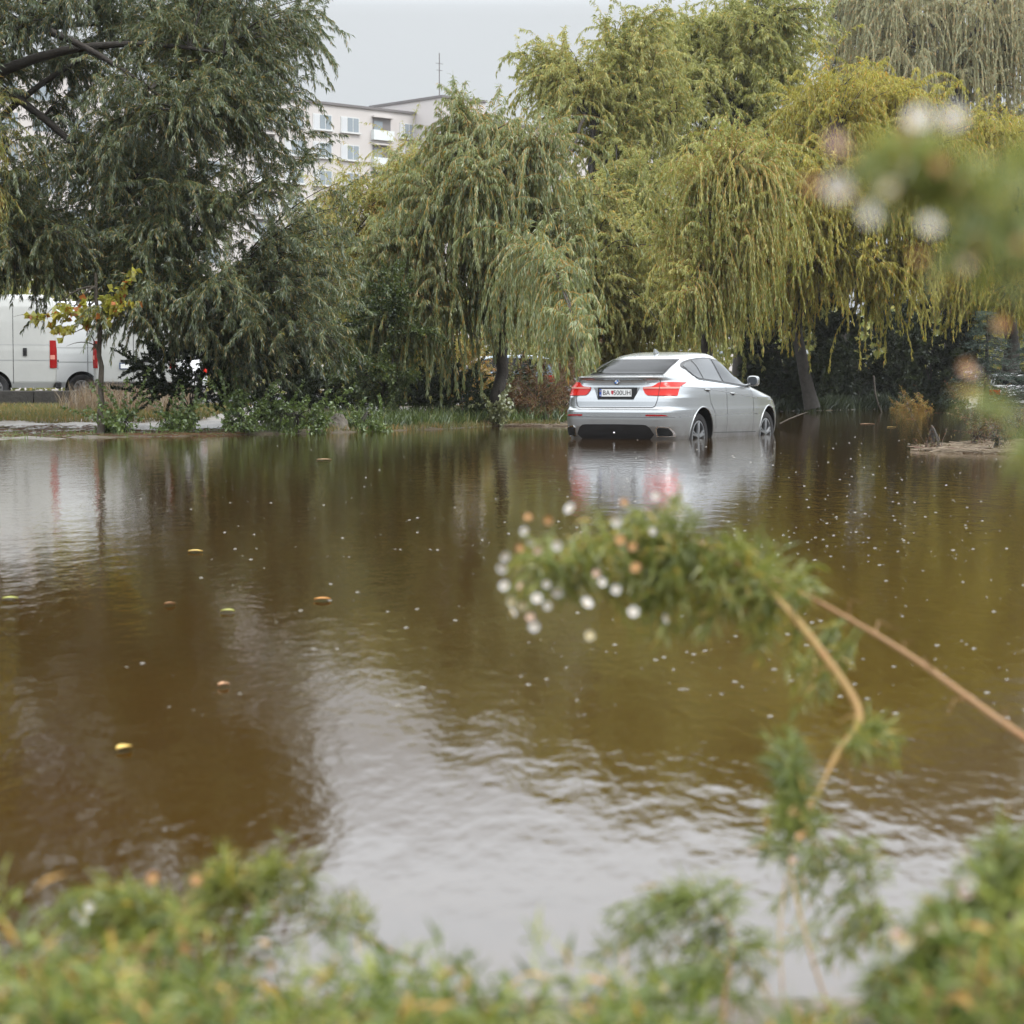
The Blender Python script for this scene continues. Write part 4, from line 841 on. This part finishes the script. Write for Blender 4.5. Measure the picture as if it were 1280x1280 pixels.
def spruce(px, Y, top, label):
    x, y = at(px, Y); t = thing('spruce_tree', label, 'tree', (x, y, float(gz(x, y))), 0); rng = np.random.default_rng(5)
    hgt = P(px, top, Y)[2]; m = MB(); m.tube([(0,0,0),(0,0,hgt)], [.12,.02], 8); m.build('trunk', M['bark'], t, True)
    n = 190; zz = rng.uniform(.4, hgt, n); a = rng.uniform(0, 6.28, n); r_ = (1-zz/hgt)*1.7+.15
    S = np.stack([0*zz, 0*zz, zz], 1); D = np.stack([np.cos(a), np.sin(a), np.full(n, .05)], 1)
    ST = strands(S, D, r_, 6, .06, .03, rng); V, F = tubes(ST, np.full((n, 7), .012), 3); mesh_np('branches', V, F, M['bark'], t)
    # side twigs
    k = rng.integers(0, n, 1600); u = rng.integers(1, 7, 1600); S2 = ST[k, u]; D2 = np.stack([np.cos(a[k]+rng.choice([-.9,.9],1600)), np.sin(a[k]+rng.choice([-.9,.9],1600)), rng.uniform(-.3,.1,1600)], 1)
    S3 = strands(S2, D2, rng.uniform(.12,.4,1600), 3, .05, .05, rng); V, F = leaves(S3, 26000, .06, .012, .8, .1, rng); mesh_np('crown', V, F, LM['spruce'], t)
spruce(1232, 68, 372, 'blue green spruce behind the islet, left of the parked white car')
spruce(1290, 70, 400, 'spruce cut by the right frame edge above the parked white car')
# far woodland closing the horizon
def woodland():
    rng = np.random.default_rng(9); n = 70000
    x = rng.uniform(-70, 90, n); y = 118+rng.uniform(-4, 5, n)
    hh = 6.5+1.5*np.sin(x*.21)+1.2*np.sin(x*.53+1)+.8*np.sin(x*1.3); z = .3+hh*rng.random(n)**.8
    keep = ~((x > -16) & (x < -5) & (z > 6)); x, y, z = x[keep], y[keep], z[keep]; n = len(x)
    b = np.stack([x, y, z], 1); d = nrm(rng.normal(0, 1, (n, 3))); s_ = nrm(np.cross(d, rng.normal(0, 1, (n, 3)))); l = rng.uniform(.3, .7, n)[:, None]
    V = np.stack([b, b+d*l*.5+s_*l*.28, b+d*l, b+d*l*.5-s_*l*.28], 1).reshape(-1, 3)
    tag(mesh_np('far_woodland', V, np.arange(n*4).reshape(n, 4), LM['olive']), 'dark green woodland closing the view behind the willows', 'woodland', kind='stuff')
woodland()

# ------------------------------------------------------------------ bank details
def blades(n, xf, yf, hgt, wd, lm, name, label, cat, seed, lean=.35, zoff=0):
    rng = np.random.default_rng(seed); x = xf(rng, n); y = yf(rng, n, x); z = gz(x, y)+zoff
    ok = z > -.03; x, y, z = x[ok], y[ok], z[ok]; n = len(x)
    b = np.stack([x, y, z-.01], 1); d = nrm(np.stack([rng.normal(0, lean, n), rng.normal(0, lean, n), np.ones(n)], 1)); s_ = nrm(np.cross(d, rng.normal(0, 1, (n, 3))))
    h = (hgt*rng.uniform(.4, 1.2, n))[:, None]; q = d.copy(); q[:, 2] -= .35; q = nrm(q)
    m1 = b+d*h*.55; tip = m1+q*h*.5; w_ = wd/2
    V = np.stack([b-s_*w_, b+s_*w_, m1+s_*w_*.8, m1-s_*w_*.8, tip], 1).reshape(-1, 3)
    o = np.arange(n)*5
    F = [f for k in o for f in ((k, k+1, k+2, k+3), (k+3, k+2, k+4))]
    return tag(mesh_np(name, V, F, lm), label, cat, kind='stuff')
LM['grass'] = leafmat('bank grass', [(0.096,0.112,0.024),(0.160,0.160,0.040),(0.240,0.208,0.064)], accent=((.35,.20,.06), .15), gloss=.05)
LM['straw'] = leafmat('straw', [(0.176,0.120,0.064),(0.288,0.216,0.128),(0.416,0.344,0.240)], accent=((.15,.07,.03), .15), gloss=.08)
blades(24000, lambda r, n: r.uniform(-11.5, -5.6, n), lambda r, n, x: shore(x)+5.2+r.random(n)**1.2*7, .13, .012, LM['grass'], 'bank_grass', 'yellow green grass on the bank below the vans', 'grass', 1)
blades(2600, lambda r, n: r.uniform(-8.6, -6.4, n), lambda r, n, x: 40.5+r.random(n)*3, .55, .010, LM['straw'], 'dry_grass', 'dry orange grass stalks on the bank before the white van', 'grass', 2, .25)
blades(1500, lambda r, n: r.uniform(-11, -3.4, n), lambda r, n, x: shore(x)+r.normal(0, .6, n)+.6, .10, .012, LM['herb'], 'waterside_grass', 'sparse green weeds in the shallow water on the left', 'grass', 3)
blades(2600, lambda r, n: r.uniform(-3.2, 1.0, n), lambda r, n, x: shore(x)+r.random(n)*.7, .12, .010, LM['grass'], 'shore_grass', 'grass and debris along the waterline by the dark trunk', 'grass', 4)
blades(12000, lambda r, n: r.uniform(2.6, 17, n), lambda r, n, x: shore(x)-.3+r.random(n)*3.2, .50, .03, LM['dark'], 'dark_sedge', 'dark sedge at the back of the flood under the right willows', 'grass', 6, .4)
blades(5000, lambda r, n: r.uniform(-4.2, 1.4, n), lambda r, n, x: shore(x)+.6+r.random(n)*3.0, .32, .02, LM['bush'], 'bank_sedge', 'green sedge on the bank around the dark trunk', 'grass', 7, .4)
def litter(name, label, n, cx, cy, rx, ry_, ln, seed, lm, zo=.012):
    rng = np.random.default_rng(seed); a = rng.uniform(0, 6.28, n); rr = np.sqrt(rng.random(n)); x = cx+rx*rr*np.cos(a); y = cy+ry_*rr*np.sin(a)
    z = np.maximum(gz(x, y), 0)+zo+rng.random(n)*.03; th = rng.normal(.1, .7, n); l = ln*rng.uniform(.3, 1.2, n)
    d = np.stack([np.cos(th)*l, np.sin(th)*l, rng.normal(0, .07, n)*l], 1); c = np.stack([x, y, z], 1)
    V, F = tubes(np.stack([c-d/2, c+d/2], 1), np.full((n, 2), .0035)*rng.uniform(.5, 1.6, (n, 1)), 3)
    return tag(mesh_np(name, V, F, lm), label, 'debris', kind='stuff')
litter('straw_debris', 'pale straw and reeds washed on to the islet at the right', 3200, 7.0, 26.4, 1.9, 1.9, .45, 1, LM['straw'])
litter('bank_debris', 'washed up twigs and leaves on the muddy left bank', 3200, -8.2, 34.8, 3.8, 2.0, .20, 2, LM['red'], .004)
litter('shore_debris', 'pale floating debris along the shore by the trunk', 700, -.4, 42.4, 1.9, .35, .3, 3, LM['straw'], .004)
# dry plants on the islet
for i, (px, py, Y, rx, ry_, lab) in enumerate([(1222,530,26.6,15,26,'dark brown dried weed standing on the straw islet'), (1250,545,25.6,14,18,'reddish dry weed on the islet nearest the right edge'), (1168,562,26.5,16,6,'low brown stalks at the left tip of the straw islet'), (1262,530,27.4,22,22,'yellowish dry weed at the back of the islet')]):
    bush(lab, px, py, Y, rx, ry_, .25, LM['red'] if i < 3 else LM['grass'], 700 if i != 2 else 250, (.04,.012), 130+i, 'dried_weed', 'plant', M['twig_brown'], 90, 'dried weeds on the islet', .02, (.1,.25))
# stone at the bank
def rock(px, py, Y, rx, rz, label):
    rng = np.random.default_rng(3); c = P(px, py, Y); me = bpy.data.meshes.new('rock'); bm = bmesh.new(); bmesh.ops.create_icosphere(bm, subdivisions=4, radius=1)
    for v in bm.verts:
        p = v.co; k = 1+.10*math.sin(p.x*4+p.y*2)+.08*math.sin(p.z*6+p.x*3)+.05*math.sin(p.y*11+p.z*7)+.03*math.sin(p.x*17)
        v.co = Vector((p.x*rx*k, p.y*rx*.8*k, p.z*rz*k))
    bm.to_mesh(me); bm.free(); me.materials.append(mat('grey stone', (.09,.08,.065), .8, noise=(5, (.19,.17,.14), .5), bump=(12, .8, .04)))
    me.polygons.foreach_set('use_smooth', np.ones(len(me.polygons), dtype=bool))
    tag(link('rock', me, None, (c[0], c[1], .02)), label, 'stone')
rock(418, 535, 37.0, .28, .27, 'grey rounded stone at the waterline below the willow')
bs = MB(); a_ = P(1094,492,64); b_ = P(1103,515,64); bs.tube([P(1092,470,64.5), P(1094,492,64), P(1098,506,64), (b_[0], b_[1], -.05)], [.03,.028,.022,.02], 6)
tag(bs.build('bare_branch', M['bark_grey'], None, True), 'pale bare branch curving into the water under the right hand willow', 'branch')
br = MB(); br.tube([P(975,530,40), P(986,524,40), P(1001,518,40.2), P(1010,515,40.4)], [.016,.014,.010,.004], 5)
tag(br.build('bare_branch', M['bark_grey'], None, True), 'thin brown branch sticking out just right of the car nose', 'branch')

# floating leaves
LFM = {k: mat('floating leaf '+k, c, .5) for k, c in (('orange', (.45,.20,.03)), ('yellow', (.60,.42,.10)), ('brown', (.25,.12,.04)), ('lime', (.35,.36,.08)), ('pink', (.55,.32,.18)))}
def float_leaf(px, py, ln, ck, rot, label):
    Yw = H*FPX/(py-YH); x, y = at(px, Yw); n = 9; V = []
    for i in range(n):
        u = i/(n-1); w_ = ln*.28*math.sin(math.pi*u)**.8; z = .004+.012*math.sin(math.pi*u)*.3
        V += [(ln*(u-.5), w_, z+.006), (ln*(u-.5), 0, z), (ln*(u-.5), -w_, z+.005)]
    F = [f for i in range(n-1) for f in ((3*i,3*i+1,3*i+4,3*i+3),(3*i+1,3*i+2,3*i+5,3*i+4))]
    o = mesh_np('floating_leaf', np.array(V), F, LFM[ck], None, None, True, (x, y, 0)); o.rotation_euler = (0, 0, rot)
    tag(o, label, 'leaf', 'leaves floating on the flood')
float_leaf(402,752,.062,'orange',.1,'orange leaf afloat in the middle left of the water')
float_leaf(151,942,.045,'yellow',.9,'yellow leaf floating nearest the camera at lower left')
float_leaf(277,861,.032,'pink',.5,'small pinkish leaf floating above the yellow one')
float_leaf(10,751,.06,'lime',.2,'lime green leaf floating at the left frame edge')
float_leaf(283,767,.05,'lime',0,'olive leaf floating left of the orange leaf')
float_leaf(210,758,.04,'brown',.3,'reddish brown leaf floating on the left water')
float_leaf(243,691,.07,'yellow',.1,'thin yellow leaf floating below the van reflections')
float_leaf(405,575,.16,'pink',.1,'pale leaf afloat near the far bank below the grey stone')
float_leaf(1084,530,.30,'pink',.1,'pale leaf afloat on the dark water right of the car')
float_leaf(1137,524,.22,'orange',.1,'tiny orange leaf afloat left of the straw islet')
float_leaf(1114,534,.18,'yellow',.1,'tiny yellowish leaf afloat on the dark water')
# rain bubbles
def bubbles():
    rng = np.random.default_rng(21); n = 850
    px = np.where(rng.random(n) < .7, rng.normal(960, 230, n), rng.uniform(150, 1280, n)); py = rng.uniform(545, 700, n)
    py = np.where(rng.random(n) < .5, rng.uniform(560, 900, n), py); Yw = H*FPX/(py-YH)
    x = (px-640)/FPX*Yw; y = Yw
    ok = (y > 3.2) & (gz(x, y) < -.03); x, y = x[ok], y[ok]; n = len(x)
    r_ = .0013/np.clip(rng.random(n), .18, 1)**.75*(1+y*.035); V = []; k = 6
    rings = [(1, 0), (.8, .5), (.4, .85)]
    a = np.arange(k)*2*math.pi/k; Vs = []
    for rr, hz in rings: Vs.append(np.stack([x[:, None]+r_[:, None]*rr*np.cos(a)*1.3, y[:, None]+r_[:, None]*rr*np.sin(a), np.repeat((.0006+r_*hz*.4)[:, None], k, 1)], -1))
    top = np.stack([x, y, .0006+r_*.4], -1)[:, None]
    V = np.concatenate(Vs+[top], 1); m_ = V.shape[1]; base = (np.arange(n)*m_)[:, None, None]
    q = [(j*k+i, j*k+(i+1) % k, (j+1)*k+(i+1) % k, (j+1)*k+i) for j in range(2) for i in range(k)] + [(2*k+i, 2*k+(i+1) % k, 18, 18) for i in range(k)]
    F = [tuple(dict.fromkeys(f)) for b_ in range(n) for f in [(tuple(b_*m_+i for i in qq)) for qq in q]]
    tag(mesh_np('rain_bubbles', V.reshape(-1, 3), F, mat('rain bubble foam', (.16,.14,.10), .15, coat=1.), None, None, True), 'rain drop bubbles speckling the flood water', 'bubbles', kind='stuff')
bubbles()

# ------------------------------------------------------------------ foreground asters
LM['aster'] = leafmat('aster leaves', [(.085,.11,.016),(.19,.215,.032),(.33,.32,.075)], accent=((.50,.36,.07), .08), gloss=.05, nscale=4, transl=.5)
LM['asterdark'] = leafmat('aster leaves deep green', [(.09,.125,.025),(.19,.225,.05),(.31,.33,.095)], accent=((.45,.28,.06), .07), gloss=.05, nscale=4, transl=.5)
M['stem_tan'] = mat('tan dry stem', (.27,.17,.08), .6, noise=(12, (.26,.13,.05), .4)); M['stem_yel'] = mat('yellow green stem', (.26,.19,.05), .55, noise=(22, (.26,.13,.045), .35)); M['stem_grn'] = mat('green stem', (.16,.20,.05), .55)
FM = {'white': mat('white petals', (.50,.49,.48), .5), 'pink': mat('faded pinkish petals', (.40,.28,.24), .6), 'orange': mat('withered orange petals', (.33,.17,.08), .6), 'cream': mat('cream seed head', (.42,.38,.26), .7)}
M['disc'] = mat('flower disc', (.55,.36,.05), .6)
def flower_mesh(kind):
    m = MB(); n = 18
    for i in range(n):
        a = 2*math.pi*i/n; ca, sa = math.cos(a), math.sin(a); r0, r1, w_ = .18, 1.0, .13
        m.add([(ca*r0-sa*w_*.5, sa*r0+ca*w_*.5, .05), (ca*r0+sa*w_*.5, sa*r0-ca*w_*.5, .05), (ca*r1*.8+sa*w_, sa*r1*.8-ca*w_, .30), (ca*r1, sa*r1, .30), (ca*r1*.8-sa*w_, sa*r1*.8+ca*w_, .30)], [(0,1,2,3,4)], 0)
    m.lathe([(.0001,.22),(.18,.20),(.28,.08),(.25,-.15),(.12,-.35),(.0001,-.4)], 'z', n=10, mi=1)
    me_o = m.build('flower', [FM[kind], M['disc']], None); me = me_o.data; bpy.data.objects.remove(me_o); return me
FLM = {k: flower_mesh(k) for k in FM}
def spline(pts, n=24):
    p = np.array(pts, float); k = len(p); out_ = []
    for u in np.linspace(0, k-1, n):
        i = min(int(u), k-2); f = u-i; a = p[max(i-1, 0)]; b = p[i]; c = p[i+1]; d = p[min(i+2, k-1)]
        out_.append(.5*((2*b)+(-a+c)*f+(2*a-5*b+4*c-d)*f*f+(-a+3*b-3*c+d)*f**3))
    return np.array(out_)
def aster(label, stem, r_stem, lm, stemm, env, n_shoot, n_leaf, flowers, seed, leaf=(.028,.0035), group=None, name='aster_plant', fr=.006, u0=.35, shoot=(.03,.09), up=.3):
    """stem: world points from root to tip; env: ellipsoids (world) the shoots fill; flowers: list (px,py,Y,kind,size)"""
    rng = np.random.default_rng(seed); S = spline(stem, 60); root = S[0].copy()
    t = thing(name, label, 'plant', tuple(root), 0, group); S = S-root
    fy = -.10 if len(flowers) else 0
    m = MB(); m.tube(S, np.interp(np.linspace(0,1,60), np.linspace(0,1,len(r_stem)), r_stem) if hasattr(r_stem, '__len__') else np.linspace(r_stem, r_stem*.4, 60), 8); m.build('stem', stemm, t, True)
    for k_ in range(6, 58, 5):
        rr_ = float(np.interp(k_/59, np.linspace(0, 1, len(r_stem)), r_stem)) if hasattr(r_stem, '__len__') else r_stem*(1-.6*k_/59)
        if rr_ > .0025:
            p_ = S[k_]; d_ = nrm(S[k_+1]-S[k_-1]); m2 = MB()
            sd2 = nrm(np.cross(d_, rng.normal(0, 1, 3))); L2 = rng.uniform(.02, .06)
            m2.tube([p_-d_*.004, p_, p_+d_*.004], [rr_*.9, rr_*1.35, rr_*.9], 8); m2.tube([p_, p_+sd2*L2*.5+d_*L2*.3, p_+sd2*L2+np.array([0,0,-L2*.3])], [rr_*.35, rr_*.25, rr_*.1], 5)
            m2.build('side_shoot', stemm, t, True)
    E = np.array(env, float); E[:, :3] -= root
    tips = env_pts(E, n_shoot, rng, .25); k = int(60*u0); nodes = S[k:]
    d = np.linalg.norm(tips[:, None]-nodes[None], axis=2); b0 = nodes[d.argmin(1)]
    BR = bez(b0, b0+(tips-b0)*.5+np.array([0,0,1.])*d.min(1)[:, None]*up*rng.uniform(-.4, 1, (n_shoot, 1)), tips, 7)
    V, F = tubes(BR, np.linspace(.0016, .0006, 7)[None]*np.ones((n_shoot, 1)), 4)
    V2, F2 = leaves(BR, n_leaf, leaf[0], leaf[1], 1.0, .1, rng, .7, .15)
    mesh_np('foliage', np.concatenate([V, V2]), np.concatenate([F, F2+len(V)]), [M['stem_grn'], lm], t, np.concatenate([np.zeros(len(F)), np.ones(len(F2))]))
    for (px, py, Y, kind, sz) in flowers:
        c = np.array(P(px, py, Y*.94))-root; sz = sz*rng.uniform(.7,1.0); o = link('flower', FLM[kind], t, tuple(c)); o.scale = (sz, sz, sz)
        o.rotation_euler = (rng.normal(1.35, .35), rng.normal(0, .4), rng.normal(0, .4))
    return t
def EE(px, py, Y, rx, ry_, rd, w_=1): c = P(px, py, Y); return (c[0], c[1], c[2], rx/FPX*Y, rd, ry_/FPX*Y, w_)
D1 = 2.9
# the arching stalk over the water: root on the bank at the right, rises, then bows left
aster('arching aster over the middle of the water, white flowers at its drooping left tip', [P(1000,1420,2.3), P(975,1190,2.4), P(990,1070,2.55), P(1030,975,2.65), P(1047,943,2.69), P(1074,893,2.75), P(1030,820,2.8), P(985,765,2.85), P(930,712,D1), P(860,675,D1), P(780,665,D1), P(690,700,D1)], [.0010,.0012,.0014,.0018,.0046,.0056,.0056,.0054,.0048,.004,.002,.001], LM['aster'], M['stem_yel'],
      [EE(690,710,D1,62,55,.07,1.5), EE(790,700,D1,95,65,.09,2.4), EE(900,720,D1,90,60,.08,1.7), EE(850,775,D1,90,25,.07,.6), EE(960,800,D1,35,55,.05,.35), EE(830,640,D1,60,20,.05,.35), EE(1095,925,2.7,40,35,.05,.45), EE(1000,690,D1,30,40,.04,.2)], 330, 4300,
      [(713,636,D1,'white',.0085),(820,620,D1,'white',.009),(770,652,D1,'white',.0085),(656,664,D1,'white',.009),(664,677,D1,'white',.008),(631,695,D1,'white',.009),(628,710,D1,'white',.008),(696,682,D1,'white',.008),(631,732,D1,'white',.009),(651,733,D1,'pink',.008),(683,730,D1,'white',.007),(697,740,D1,'white',.008),
       (671,748,D1,'white',.009),(685,757,D1,'white',.009),(640,752,D1,'cream',.009),(652,757,D1,'cream',.008),(640,766,D1,'white',.008),(668,783,D1,'white',.009),(663,772,D1,'pink',.007),(733,754,D1,'white',.009),(792,765,D1,'white',.009),(834,773,D1,'white',.008),(737,795,D1,'cream',.008),(770,737,D1,'white',.007),(752,728,D1,'white',.007),(745,717,D1,'pink',.007),
       (660,647,D1,'orange',.008),(685,650,D1,'orange',.008),(650,685,D1,'orange',.007),(672,688,D1,'pink',.007),(780,628,D1,'orange',.007),(815,664,D1,'white',.006),(775,675,D1,'orange',.010),(790,683,D1,'orange',.009),(795,710,D1,'orange',.008)], 3)
aster('long straight tan stalk leaning in from the right behind the arching aster', [P(1420,1010,2.5), P(1270,915,2.75), P(1140,822,2.95), P(1040,762,3.05), P(950,715,3.15)], .0056, LM['aster'], M['stem_tan'],
      [EE(1000,740,3.1,25,25,.04,1), EE(1010,860,3.0,25,30,.04,.4), EE(950,720,3.15,30,25,.04,.6)], 40, 700, [], 4)
# hanging broken stem below the arch
aster('limp aster stalk hanging below the bend of the arching one', [P(1060,1330,2.3), P(1010,1180,2.35), P(985,1050,2.45), P(1030,1060,2.5), P(1100,1130,2.5), P(1130,1170,2.5)], .0017, LM['asterdark'], M['stem_yel'],
      [EE(985,1040,2.45,55,50,.06,1), EE(1060,1080,2.5,65,35,.05,.8), EE(1040,1160,2.5,110,50,.06,1), EE(985,950,2.5,22,55,.05,.5)], 120, 1300, [(1000,1045,2.45,'orange',.006),(990,1075,2.45,'pink',.006)], 6)
aster('thin upright aster at the lower right, sparse leaves before the bright water', [P(900,1360,2.2), P(905,1250,2.25), P(915,1170,2.3), P(880,1120,2.3)], .003, LM['asterdark'], M['stem_tan'],
      [EE(830,1170,2.3,90,55,.08,1), EE(920,1190,2.3,80,70,.08,1), EE(780,1215,2.3,70,45,.07,.7), EE(890,1110,2.3,80,16,.05,.4)], 110, 900, [(760,1190,2.3,'cream',.006),(830,1235,2.3,'cream',.006)], 7)
aster('reddish aster stalk bowing over the lower left water', [P(150,1340,2.1), P(180,1190,2.15), P(250,1135,2.2), P(340,1132,2.25), P(430,1160,2.25), P(520,1205,2.25)], .0042, LM['aster'], M['stem_tan'],
      [EE(200,1160,2.2,110,40,.08,1.2), EE(360,1100,2.2,34,60,.06,.14), EE(300,1090,2.2,70,16,.05,.5), EE(430,1150,2.25,50,30,.04,.5), EE(120,1150,2.2,70,40,.06,1)], 150, 2500,
      [(192,1098,2.2,'orange',.008),(245,1100,2.2,'orange',.007),(113,1134,2.2,'white',.006),(95,1142,2.2,'white',.006),(105,1150,2.2,'white',.005),(232,1180,2.2,'orange',.012),(228,1160,2.2,'orange',.010),(340,1205,2.2,'pink',.010),(330,1180,2.2,'pink',.008),(5,1235,2.2,'cream',.010)], 8)
# big blurred cluster close at the upper right
D2 = .95
aster('nearest aster head, very blurred at the upper right', [P(1620,1700,.9), P(1560,1000,.92), P(1470,620,.94), P(1380,420,D2), P(1280,300,D2), P(1180,240,D2)], .004, LM['asterdark'], M['stem_grn'],
      [EE(1150,215,D2,95,50,.03,1.3), EE(1220,260,D2,75,60,.03,1.6), EE(1290,230,D2,60,90,.03,1.0), EE(1110,195,D2,40,25,.02,.4), EE(1240,320,D2,75,35,.02,1.0), EE(1270,360,D2,40,25,.02,.4)], 110, 620,
      [(1046,232,D2,'white',.0062),(1085,268,D2,'white',.005),(1150,150,D2,'white',.0065),(1193,148,D2,'white',.0062),(1162,282,D2,'white',.0048),(1015,232,D2,'orange',.0045),(1043,180,D2,'pink',.0050),(1136,165,D2,'orange',.0032),(1178,155,D2,'pink',.004),(1148,322,D2,'orange',.0032),(1112,238,D2,'cream',.0045),(1210,330,D2,'pink',.0032),(1175,205,D2,'orange',.004),(1275,305,D2,'orange',.0032)], 12, leaf=(.018,.0026), fr=.005)
aster('blurred aster shoot at the right edge before the straw islet', [P(1500,1500,1.2), P(1420,900,1.25), P(1330,640,1.3), P(1270,540,1.3), P(1225,500,1.3)], .0025, LM['aster'], M['stem_grn'],
      [EE(1225,505,1.3,30,18,.03,1), EE(1262,555,1.3,25,22,.03,1), EE(1285,575,1.3,20,25,.03,.6)], 20, 70, [(1210,467,1.3,'pink',.006),(1252,405,1.3,'orange',.006),(1209,459,1.3,'orange',.005)], 13, leaf=(.022,.003))
# flowering cluster lower right
aster('leafy aster clump with cream seed heads in the lower right corner', [P(1230,1420,1.9), P(1225,1300,1.95), P(1215,1200,1.95), P(1200,1130,1.95)], .005, LM['asterdark'], M['stem_grn'],
      [EE(1200,1180,1.95,70,60,.08,1.5), EE(1270,1090,1.95,35,60,.07,1.0), EE(1150,1240,1.95,80,40,.08,1.3), EE(1260,1220,1.95,50,60,.08,1.2)], 260, 6500,
      [(1205,1112,1.9,'pink',.010),(1210,1102,1.9,'white',.009),(1275,1145,1.9,'pink',.010),(1130,1175,1.9,'cream',.010),(1122,1168,1.9,'pink',.008),(1205,1252,1.9,'cream',.010),(1190,1190,1.9,'orange',.008),(1245,1215,1.9,'cream',.009),(1165,1160,1.9,'cream',.006)], 14)
# the green mass along the near bank
LM['weed'] = leafmat('bank weed leaves', [(.030,.055,.010),(.125,.175,.025),(.36,.37,.075)], accent=((.50,.28,.06), .07), gloss=.05, nscale=12)
def weeds():
    rng = np.random.default_rng(30); n = 460
    cl = rng.uniform(-60, 1340, 46); px = np.where(rng.random(n) < .7, cl[rng.integers(0, 46, n)]+rng.normal(0, 13, n), rng.uniform(-60, 1340, n))
    top = np.interp(px, [-60,0,60,130,200,280,330,420,500,560,650,720,780,850,950,1050,1150,1280,1340], [1150,1140,1170,1205,1185,1215,1262,1262,1245,1245,1238,1245,1272,1290,1290,1280,1225,1120,1110])
    Y = rng.uniform(1.55, 2.3, n); py = top+rng.random(n)**1.4*170
    tips = np.array([P(a, b, c) for a, b, c in zip(px, py, Y)]); rt = tips.copy(); rt[:, 0] += rng.normal(0, .06, n); rt[:, 1] += rng.normal(-.03, .05, n); rt[:, 2] = gz(rt[:, 0], rt[:, 1])-.01
    mid = (tips+rt)/2+rng.normal(0, .02, (n, 3)); BR = bez(rt, mid, tips, 9)
    V1, F1 = tubes(BR, np.linspace(.0022, .0008, 9)[None]*np.ones((n, 1)), 4)
    k = rng.integers(0, n, 3000); u = rng.integers(3, 9, 3000); S = BR[k, u]; D = rng.normal(0, .8, (3000, 3))+np.array([0,0,.7]); SS = strands(S, D, rng.uniform(.02,.07,3000), 4, .0, .1, rng)
    V2, F2 = leaves(SS, 17000, .032, .0045, .8, .1, rng, .8); V3, F3 = leaves(BR, 9000, .03, .004, .8, .0, rng, .7, .3)
    V = np.concatenate([V1, V2, V3]); F = np.concatenate([F1, F2+len(V1), F3+len(V1)+len(V2)]); mi = np.concatenate([np.ones(len(F1)), np.zeros(len(F2)+len(F3))])
    tag(mesh_np('bank_weeds', V, F, [LM['weed'], M['stem_tan']], None, mi), 'mass of fine green weeds along the near bank at the bottom', 'weeds', kind='stuff')
weeds()
# haze
hz_ = MB(); hz_.box((0, 135, 20), (420, 330, 44)); ho = hz_.build('haze', [])
hm = bpy.data.materials.new('rain haze'); hm.use_nodes = True; n = hm.node_tree; n.nodes.clear(); o = n.nodes.new('ShaderNodeOutputMaterial'); v = n.nodes.new('ShaderNodeVolumePrincipled')
v.inputs['Color'].default_value = (.9,.93,.96,1); v.inputs['Density'].default_value = HAZE if 'HAZE' in globals() else .0002; v.inputs['Anisotropy'].default_value = .2
n.links.new(v.outputs[0], o.inputs['Volume']); ho.data.materials.append(hm); tag(ho, kind='stuff'); ho['label'] = 'thin rain haze over the flooded place'; ho['category'] = 'haze'
